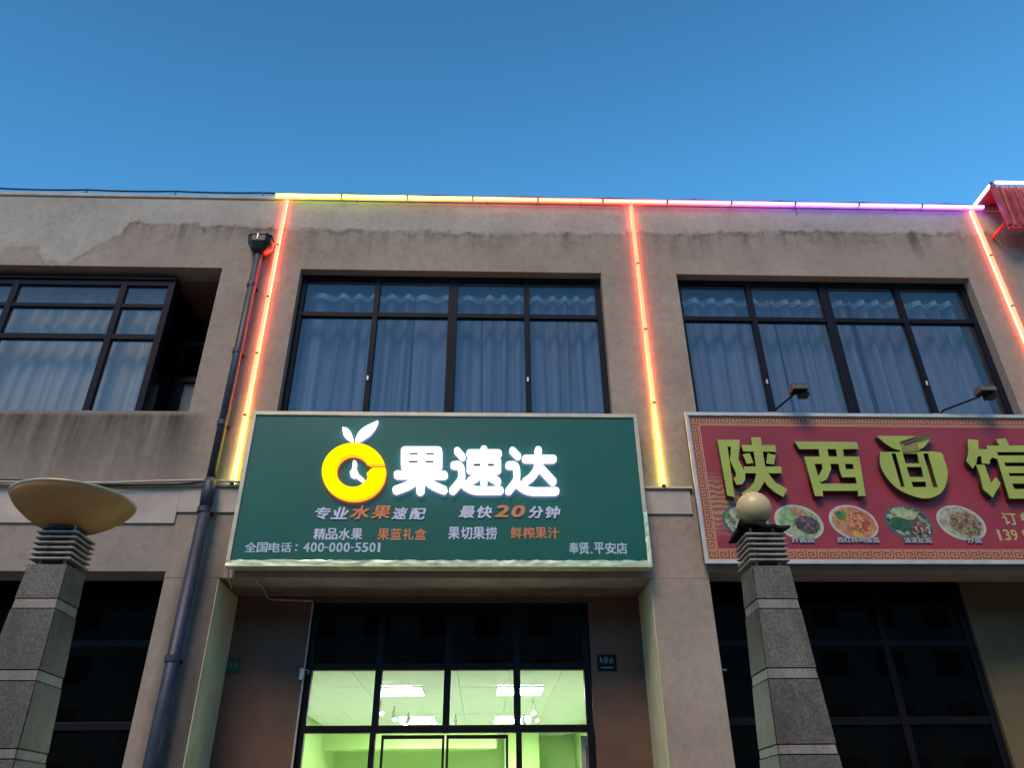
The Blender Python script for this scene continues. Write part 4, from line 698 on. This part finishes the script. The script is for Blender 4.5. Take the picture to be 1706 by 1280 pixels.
# ================================================================ red noodle shop sign
rs = thing('noodle_shop_sign', 'dark red noodle shop sign with key-pattern border, green characters and five dish pictures', 'sign', (4.6, -.06, 4.1))
def red_mat():
    m, nt, N, L, P = nodes('red_sign_print'); g = N.new('ShaderNodeNewGeometry'); s = N.new('ShaderNodeSeparateXYZ'); L.new(g.outputs['Position'], s.inputs[0])
    n = nnoise(N, L, 1.1, 4); n2 = nnoise(N, L, 9, 3)
    n2.inputs['Distortion'].default_value = 2.5
    c = ramp(N, L, n.outputs[0], [(.35, (.235, .022, .040)), (.65, (.30, .034, .048))]).outputs[0]
    w = N.new('ShaderNodeTexWave'); w.wave_type = 'RINGS'; w.inputs['Scale'].default_value = 5; w.inputs['Distortion'].default_value = 9; w.inputs['Detail'].default_value = 3
    L.new(g.outputs['Position'], w.inputs['Vector'])
    nood = ramp(N, L, w.outputs[0], [(.2, (.20, .085, .05)), (.8, (.40, .26, .15))]).outputs[0]
    a = mathn(N, L, 'DIVIDE', mathn(N, L, 'SUBTRACT', s.outputs[0], 2.45), .62); b = mathn(N, L, 'DIVIDE', mathn(N, L, 'SUBTRACT', s.outputs[2], 4.78), .42)
    r2 = mathn(N, L, 'ADD', mathn(N, L, 'MULTIPLY', a, a), mathn(N, L, 'MULTIPLY', b, b))
    f = mathn(N, L, 'ADD', mathn(N, L, 'SUBTRACT', 1.0, r2), mathn(N, L, 'MULTIPLY', mathn(N, L, 'SUBTRACT', n2.outputs[0], .5), .9))
    f = mathn(N, L, 'MULTIPLY', f, 1.3, clamp=True)
    L.new(mixc(N, L, mathn(N, L, 'MULTIPLY', f, .8), c, nood), P.inputs['Base Color']); P.inputs['Roughness'].default_value = .45; return m
M['redsign'] = red_mat()
RX0_, RX1_, RZ0_, RZ1_ = 2.37, 7.55, 4.09, 5.94
part('sign_box', B((RX0_, RX1_, -.09, -.052, RZ0_, RZ1_), ), M['blackmetal'], rs)
part('sign_panel', B((RX0_+.035, RX1_-.035, -.10, -.0902, RZ0_+.035, RZ1_-.035)), M['redsign'], rs)
part('trim', B((RX0_-.004, RX1_+.004, -.125, -.0905, RZ1_-.035, RZ1_+.01), (RX0_-.004, RX1_+.004, -.125, -.0905, RZ0_-.004, RZ0_+.04), (RX0_-.004, RX0_+.035, -.125, -.0905, RZ0_+.04, RZ1_-.035), (RX1_-.035, RX1_+.004, -.125, -.0905, RZ0_+.04, RZ1_-.035)), M['silver'], rs, bevel=.003)
# key-pattern border print
KEY = ["11111110", "10000010", "10111010", "10100010", "10111110", "10000000", "11111111"]
def key_cells(n, rot):
    out = []
    for u in range(n):
        for r, row in enumerate(KEY):
            c = 0
            while c < 8:
                if row[c] == '1':
                    e = c
                    while e+1 < 8 and row[e+1] == '1': e += 1
                    out.append((u*8+c, u*8+e+1, 7-r-1, 7-r)); c = e+1
                else: c += 1
    return out
def quads(rects, y):
    bm = bmesh.new()
    for x0, x1, z0, z1 in rects: bm.faces.new([bm.verts.new(p) for p in ((x0, y, z0), (x1, y, z0), (x1, y, z1), (x0, y, z1))])
    return bm
bx0, bz0, bx1, bz1 = RX0_+.036, RZ0_+.041, RX1_-.036, RZ1_-.036
M['keybg'] = mat('maroon_border_print', (.19, .045, .03), .5, var=.1); M['key'] = mat('tan_border_print', (.46, .235, .13), .5, var=.08)
bh = .115; cw = bh/7.6
n_h = int(round((bx1-bx0-.01)/(cw*8))); cwh = (bx1-bx0-.01)/(n_h*8)
n_v = int(round((bz1-bz0-2*bh)/(cw*8))); cwv = (bz1-bz0-2*bh)/(n_v*8)
part('border_ground', quads([(bx0, bx1, bz1-bh, bz1), (bx0, bx1, bz0, bz0+bh), (bx0, bx0+bh, bz0+bh, bz1-bh), (bx1-bh, bx1, bz0+bh, bz1-bh)], -.1015), M['keybg'], rs)
hz = key_cells(n_h, 0); vt = key_cells(n_v, 1)
part('key_pattern', quads([(bx0+.005+a*cwh, bx0+.005+b*cwh, bz1-bh+.006+c_*cw, bz1-bh+.006+d*cw) for a, b, c_, d in hz], -.103), M['key'], rs)
part('key_pattern', quads([(bx0+.005+a*cwh, bx0+.005+b*cwh, bz0+.003+c_*cw, bz0+.003+d*cw) for a, b, c_, d in hz], -.103), M['key'], rs)
part('key_pattern', quads([(bx0+.003+c_*cw, bx0+.003+d*cw, bz0+bh+a*cwv, bz0+bh+b*cwv) for a, b, c_, d in vt], -.103), M['key'], rs)
part('key_pattern', quads([(bx1-bh+.003+c_*cw, bx1-bh+.003+d*cw, bz0+bh+a*cwv, bz0+bh+b*cwv) for a, b, c_, d in vt], -.103), M['key'], rs)
part('border_line', quads([(bx0+bh, bx1-bh, bz1-bh-.012, bz1-bh), (bx0+bh, bx1-bh, bz0+bh, bz0+bh+.012), (bx0+bh, bx0+bh+.012, bz0+bh+.012, bz1-bh-.012)], -.1025), mat('pink_line_print', (.50, .26, .20), .5, var=0), rs)
M['lime'] = mat('lime_acrylic_letter', (.33, .42, .07), .35, var=.1, scale=3); M['limeside'] = mat('dark_letter_return', (.05, .035, .03), .5, var=0)
for k in ('shan', 'xi', 'mian', 'guan'):
    b_ = part('letter', flat_shape(LET[k], -.172, .065), M['limeside'], rs)
    part2('letter_face', flat_shape(LET[k], -.180, .0075), M['lime'], b_, rs)
M['chop'] = mat('brown_chopstick_print', (.16, .07, .04), .5, var=.1)
part('chopstick', flat_shape(LET['chop1'], -.200, .008), M['chop'], rs); part('chopstick', flat_shape(LET['chop2'], -.200, .008), M['chop'], rs)
part('noodle_bundle', flat_shape(LET['noodle'], -.189, .0085), mat('olive_noodle_print', (.22, .20, .07), .5, var=.3, scale=20), rs)
# five dish pictures
def dish_mat(name, cols, scale, regions=()):
    m, nt, N, L, P = nodes(name); g = N.new('ShaderNodeNewGeometry'); v = N.new('ShaderNodeTexVoronoi'); v.inputs['Scale'].default_value = scale
    n = nnoise(N, L, scale*.6, 5); mp = N.new('ShaderNodeMix'); mp.data_type = 'VECTOR'; mp.inputs[0].default_value = .12
    L.new(g.outputs['Position'], mp.inputs[4]); L.new(n.outputs['Color'], mp.inputs[5]); L.new(mp.outputs[1], v.inputs['Vector'])
    s = N.new('ShaderNodeSeparateColor'); L.new(v.outputs['Color'], s.inputs[0])
    k = len(cols); c = ramp(N, L, s.outputs[0], [(i/k, q) for i, q in enumerate(cols)], 'CONSTANT').outputs[0]
    c = mixc(N, L, 1.0, c, ramp(N, L, n.outputs[0], [(.3, (.55, .55, .55)), (.7, (1.25, 1.25, 1.25))]).outputs[0], 'MULTIPLY')
    L.new(c, P.inputs['Base Color']); P.inputs['Roughness'].default_value = .45; return m
def ell(cx, cz, rx, rz, y, rot=-.25, n=40, inner=0, wob=0, seed=0):
    bm = bmesh.new(); rnd = random.Random(seed); o_ = []; i_ = []
    for k in range(n):
        t = 2*math.pi*k/n; w = 1+rnd.uniform(-wob, wob); a, b = rx*math.cos(t)*w, rz*math.sin(t)*w
        p = (cx+a*math.cos(rot)-b*math.sin(rot), y, cz+a*math.sin(rot)+b*math.cos(rot)); o_.append(bm.verts.new(p))
        if inner: i_.append(bm.verts.new((cx+(p[0]-cx)*inner, y, cz+(p[2]-cz)*inner)))
    if inner:
        for k in range(n): bm.faces.new((o_[k], o_[(k+1) % n], i_[(k+1) % n], i_[k]))
    else: bm.faces.new(o_)
    return bm
M['plate'] = mat('pale_plate_print', (.42, .45, .44), .5, var=.15, scale=10); M['bowl_'] = mat('blue_bowl_print', (.05, .11, .13), .5, var=.2, scale=10)
G1, G2, PK, W1, BR, YL, OR, DK, RD = (.10, .26, .07), (.03, .12, .05), (.42, .16, .12), (.42, .42, .32), (.16, .075, .05), (.48, .32, .08), (.48, .13, .05), (.035, .025, .028), (.32, .05, .04)
dishes = [
 (2.90, 'white noodles in a blue-rimmed bowl', M['bowl_'], [W1, (.3, .36, .28), G1, (.45, .42, .3), BR], 26, []),
 (3.49, 'dark sauce and shredded cucumber on a plate', M['plate'], [(.16, .34, .13), (.24, .42, .2), (.34, .42, .28)], 34, [((.09, -.03), (.15, .115), [DK, (.09, .06, .07), (.05, .035, .04), (.2, .16, .17)]), ((.02, .13), (.10, .04), [PK, (.45, .22, .16)])]),
 (4.11, 'tomato and egg noodles on a plate', M['plate'], [OR, (.5, .2, .12), YL, (.40, .25, .12)], 22, [((-.12, .09), (.075, .06), [G2, G1]), ((.06, .01), (.15, .12), [YL, OR, RD, (.5, .3, .14)])]),
 (4.74, 'green vegetables and meat over noodles', M['bowl_'], [G2, (.02, .07, .05), (.1, .06, .05), (.3, .32, .22)], 24, [((-.03, .12), (.15, .07), [(.42, .46, .28), (.3, .4, .2)]), ((.12, -.07), (.12, .08), [BR, (.3, .15, .12), W1, DK]), ((-.1, -.01), (.12, .08), [G2, (.02, .09, .045)])]),
 (5.34, 'brown fried noodles on a white plate', M['plate'], [(.33, .37, .30), (.4, .42, .36), (.3, .32, .2)], 34, [((.05, -.01), (.19, .155), [BR, (.32, .22, .10), (.1, .06, .04), (.38, .3, .16), (.18, .2, .07)])])]
for i, (cx, lab, rim, cols, sc, subs) in enumerate(dishes):
    d = part('dish_picture', ell(cx, 4.565, .275, .205, -.1035, n=48), rim, rs, label=lab)
    part2('food', ell(cx+.004, 4.568, .245, .178, -.1055, wob=.035, seed=i, n=60), dish_mat('food_print', cols, sc), d, rs)
    for j, ((dx, dz), (rx, rz), cc) in enumerate(subs):
        part2('food', ell(cx+dx, 4.565+dz*.9, rx*.95, rz*.95, -.1072-.0014*j, wob=.10, seed=i*7+j, n=36), dish_mat('food_print', cc, sc*1.3), d, rs)
M['cap'] = mat('pale_caption_print', (.42, .48, .55), .5, var=0); M['capd'] = mat('dark_caption_outline', (.05, .07, .12), .5, var=0)
for cx, s, w in ((2.90, '凉皮', .16), (3.49, '炸酱面', .25), (4.11, '西红柿鸡蛋面', .47), (4.78, '油泼扯面', .31), (5.42, '炒面', .16)):
    part('caption_shadow', text_bm(s, cx-w/2-.006, cx+w/2+.006, 4.322, 4.396, -.1042-.0065, .0008, .05), M['capd'], rs)
    part('caption', text_bm(s, cx-w/2, cx+w/2, 4.327, 4.391, -.1042-.0095, .001, .01), M['cap'], rs)
M['ty'] = mat('yellow_print', (.42, .36, .14), .5, var=0)
part('letter', text_bm('订', 5.83, 6.0, 4.54, 4.69, -.103, .0025, .025), M['ty'], rs)
part('letter', text_bm('餐', 6.04, 6.21, 4.54, 4.69, -.103, .0025, .025), M['ty'], rs)
for ch, xa in zip('1399', (5.715, 5.785, 5.87, 6.0)):
    part('letter', text_bm(ch, xa, xa+(.032 if ch == '1' else .07), 4.36, 4.49, -.103, .0025, .02), M['ty'], rs)

# ================================================================ floodlights over the red sign
M['floodgrey'] = mat('dull_grey_casting', (.10, .10, .10), .6, var=.2)
for (x, bx, lab) in ((3.72, 3.46, 'grey floodlight on an angled arm over the left half of the red sign'), (6.0, 5.52, 'dim grey floodlight on an angled arm over the right half of the red sign')):
    f = thing('floodlight', lab, 'floodlight', (bx, -.08, 5.955), 'floodlights above the red sign')
    z = 6.13
    part('arm', tube([(bx, -.085, 5.965), (bx+.03, -.12, 6.0), (x-.06, -.30, 6.10)], .013, 8), M['frame'], f)
    part('mounting_plate', B((bx-.12, bx+.10, -.12, -.04, 5.951, 5.962)), M['louvre'], f)
    bm = B((x-.095, x+.095, -.42, -.26, z-.01, z+.045)); part('housing', bm, M['floodgrey'], f, bevel=.006)
    part('cooling_fin', B(*[(x-.09+.028*i, x-.084+.028*i, -.41, -.27, z+.046, z+.075) for i in range(7)]), M['floodgrey'], f)
    part('lens', B((x-.08, x+.08, -.405, -.275, z-.016, z-.0105)), M['frame'], f)
    part('reflector_cup', B((x+.0, x+.11, -.36, -.26, z-.065, z-.017)), M['blackmetal'], f)

# ================================================================ plaques
pl = thing('address_plaque', 'small dark blue address plaque on the brown wall right of the shopfront', 'plaque', (1.35, .755, 3.15))
part('plate', B((1.25, 1.46, .745, .759, 3.14, 3.31)), M['frame'], pl, bevel=.003)
M['pl'] = mat('grey_plaque_lettering', (.16, .18, .22), .5, var=0)
part('lettering', B(*[(1.278+.027*i, 1.278+.027*i+(.010 if i % 2 else .018), .7425, .7445, 3.215+(.012 if i % 3 == 0 else 0), 3.285-(.02 if i % 3 == 1 else 0)) for i in range(6)]), M['pl'], pl)
part('lettering', B((1.285, 1.425, .7425, .7445, 3.165, 3.18)), M['pl'], pl)
pl = thing('green_plaque', 'dim green square plaque on the brown wall left of the shopfront', 'plaque', (-2.78, .755, 3.12))
part('plate', B((-2.84, -2.70, .745, .759, 3.13, 3.28)), mat('dim_green_plate', (.01, .06, .035), .5, var=.2), pl, bevel=.003)
part('mark', B((-2.82, -2.78, .741, .744, 3.16, 3.25), (-2.76, -2.72, .741, .744, 3.16, 3.25)), mat('pale_green_mark', (.03, .12, .07), .5, var=0), pl)

# ================================================================ granite lamp posts
def lamp_post(cx, cy, name, label, cat):
    t = thing(name, label, cat, (cx, cy, 0), 'granite lamp posts in front of the shops')
    hw = lambda z: .142 + (3.27-z)*.046
    zs = [3.27, 3.02, 2.95, 2.54, 2.47, 2.06, 2.0, 1.58, 1.51, 1.09, 1.02, .6, .53, .0]
    def frust(z0, z1, e=0):
        a, b = hw(z0)-e, hw(z1)-e; bm = bmesh.new()
        v = [bm.verts.new((cx+sx*w, cy+sy*w, z)) for w, z in ((a, z0), (b, z1)) for sx, sy in ((-1, -1), (1, -1), (1, 1), (-1, 1))]
        for f in ((3, 2, 1, 0), (4, 5, 6, 7), (0, 1, 5, 4), (1, 2, 6, 5), (2, 3, 7, 6), (3, 0, 4, 7)): bm.faces.new([v[i] for i in f])
        return bm
    part('core', frust(.0, 3.262, .014), M['joint'], t)
    # every course is four slabs, mitred at the corners with an open joint
    for i, (z1, z0) in enumerate(zip(zs, zs[1:])):
        band = i % 2 == 1; e = .004 if band else 0; g = .004
        for k in range(4):
            bm = bmesh.new(); vv = []
            for z in (z0+g, z1-g):
                w = hw(z)-e
                for q in ((-w+.006, -w), (w-.006, -w), (w-.012, -w+.012), (-w+.012, -w+.012)):
                    ang = k*math.pi/2; vv.append(bm.verts.new((cx+q[0]*math.cos(ang)-q[1]*math.sin(ang), cy+q[0]*math.sin(ang)+q[1]*math.cos(ang), z)))
            for f in ((3, 2, 1, 0), (4, 5, 6, 7), (0, 1, 5, 4), (1, 2, 6, 5), (2, 3, 7, 6), (3, 0, 4, 7)): bm.faces.new([vv[i_] for i_ in f])
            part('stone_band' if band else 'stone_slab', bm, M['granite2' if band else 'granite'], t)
    # stacked square plates on four rods
    for k in range(6):
        z = 3.305 + k*.040
        part('louvre_plate', B((cx-.15, cx+.15, cy-.15, cy+.15, z, z+.014)), M['louvre'], t, bevel=.002)
    for sx in (-1, 1):
        for sy in (-1, 1):
            part('rod', tube([(cx+sx*.085, cy+sy*.085, 3.262), (cx+sx*.085, cy+sy*.085, 3.575)], .011, 8), M['rod'], t)
    return t
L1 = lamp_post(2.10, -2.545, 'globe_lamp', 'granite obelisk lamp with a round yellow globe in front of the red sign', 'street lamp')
def globe_mat(name, c1, c2, sss=.0, rough=.25):
    m, nt, N, L, P = nodes(name); n = nnoise(N, L, 5, 5); n2 = nnoise(N, L, 1.5, 3)
    r = ramp(N, L, mathn(N, L, 'MULTIPLY_ADD', n.outputs[0], .5, mathn(N, L, 'MULTIPLY', n2.outputs[0], .5)), [(.38, c1), (.62, c2)]); L.new(r.outputs[0], P.inputs['Base Color'])
    P.inputs['Roughness'].default_value = rough; P.inputs['Coat Weight'].default_value = .1; return m
gl = bmesh.new(); bmesh.ops.create_uvsphere(gl, u_segments=48, v_segments=28, radius=.135); bmesh.ops.translate(gl, vec=(2.10, -2.545, 3.765), verts=gl.verts)
part('globe', gl, globe_mat('aged_cream_acrylic', (.50, .41, .20), (.64, .56, .34), rough=.4), L1, smooth=True)
part('globe_collar', lathe([(.0, 0), (.075, 0), (.085, .02), (.07, .045), (0, .045)], (2.10, -2.545, 3.60), 24), M['blackmetal'], L1, smooth=True)
bm = bmesh.new()   # crumpled black tray: a square sheet with lifted corners
for i in range(7):
    for j in range(7):
        u, v_ = i/3-1, j/3-1; h = .05*abs(u*v_)**1.2*(1 if (u*v_) > 0 else -.3) + .045*max(0, 1-(u*u+v_*v_)) + random.uniform(-.008, .008)
        bm.verts.new((2.10+.185*u, -2.545+.185*v_, 3.575+h))
bm.verts.ensure_lookup_table()
for i in range(6):
    for j in range(6): bm.faces.new([bm.verts[a] for a in (i*7+j, i*7+j+1, (i+1)*7+j+1, (i+1)*7+j)])
tr = part('cover_sheet', bm, M['blackmetal'], L1); sm = tr.modifiers.new('solid', 'SOLIDIFY'); sm.thickness = .02
part('lamp_socket', lathe([(0, 0), (.06, 0), (.09, .05), (.05, .09), (0, .09)], (2.10, -2.545, 3.525), 20), M['blackmetal'], L1)
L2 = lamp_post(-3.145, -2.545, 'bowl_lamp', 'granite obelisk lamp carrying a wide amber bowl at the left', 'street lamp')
c = (-3.17, -2.545, 3.545)
prof = [(0, 0), (.08, .004), (.16, .024), (.26, .066), (.35, .118), (.42, .17), (.465, .215), (.485, .248), (.480, .256), (.46, .24), (.41, .185), (.33, .125), (.2, .055), (.1, .025), (0, .02)]
prof = [(r_*.90, z_) for r_, z_ in prof]
bo = part('bowl', lathe(prof, c, 64), globe_mat('aged_amber_acrylic', (.32, .16, .045), (.43, .25, .085), rough=.55), L2, smooth=True)
part('bowl_rim', lathe([(.434, .246), (.443, .252), (.443, .262), (.432, .262), (.434, .246)], c, 64), M['creamtrim'], L2, smooth=True)
part('bowl_seat', lathe([(0, -.03), (.13, -.03), (.15, -.005), (.15, .012), (0, .012)], (-3.17, -2.545, 3.552), 24), M['blackmetal'], L2)

# ================================================================ made-up glowing strips standing in for lights reflected in the right shop glass
t = thing('reflection_stand_in', 'dark box with glowing strips imitating lights reflected in the right shop glass', 'reflection', (2.95, 1.6, 0))
part('backing_box', B((2.50, 3.05, 1.5, 2.0, 0, 3.40)), M['dark'], t)
part('reflection_strip', B((2.52, 2.92, 1.49, 1.498, 3.27, 3.29)), emit('faint_white_reflection', (.8, .9, 1), 3.0), t)
part('reflection_panel', B((2.56, 2.86, 1.47, 1.478, 2.96, 3.10)), emit('faint_green_reflection', (.3, .5, .42), .8), t)
part('reflection_line', B((2.56, 2.86, 1.47, 1.478, 3.115, 3.125)), emit('faint_blue_reflection', (.7, .8, 1), 5), t)

# ================================================================ the far side of the street, behind the camera (seen only in the glass)
M['opp'] = mat('grey_render_opposite', (.16, .15, .14), .9, var=.2, scale=.5)
for x0, x1, y, hh, lab in ((-70, -24, -46, 18, 'plain grey four-storey block across the road, left'), (-22, 20, -48, 19, 'plain grey block across the road facing the green sign'), (22, 70, -45, 18, 'plain grey lower block across the road, right')):
    ob = thing('opposite_building', lab, 'building', ((x0+x1)/2, y, 0))
    part('body', B((x0, x1, y-12, y, 0, hh)), M['opp'], ob)
    for fl in range(int(hh//3.3)):
        for k in range(int((x1-x0)//4)):
            xx = x0+1.2+4*k
            part('window', B((xx, xx+1.8, y, y+.05, 1+3.3*fl, 2.6+3.3*fl)), M['frame'], ob)
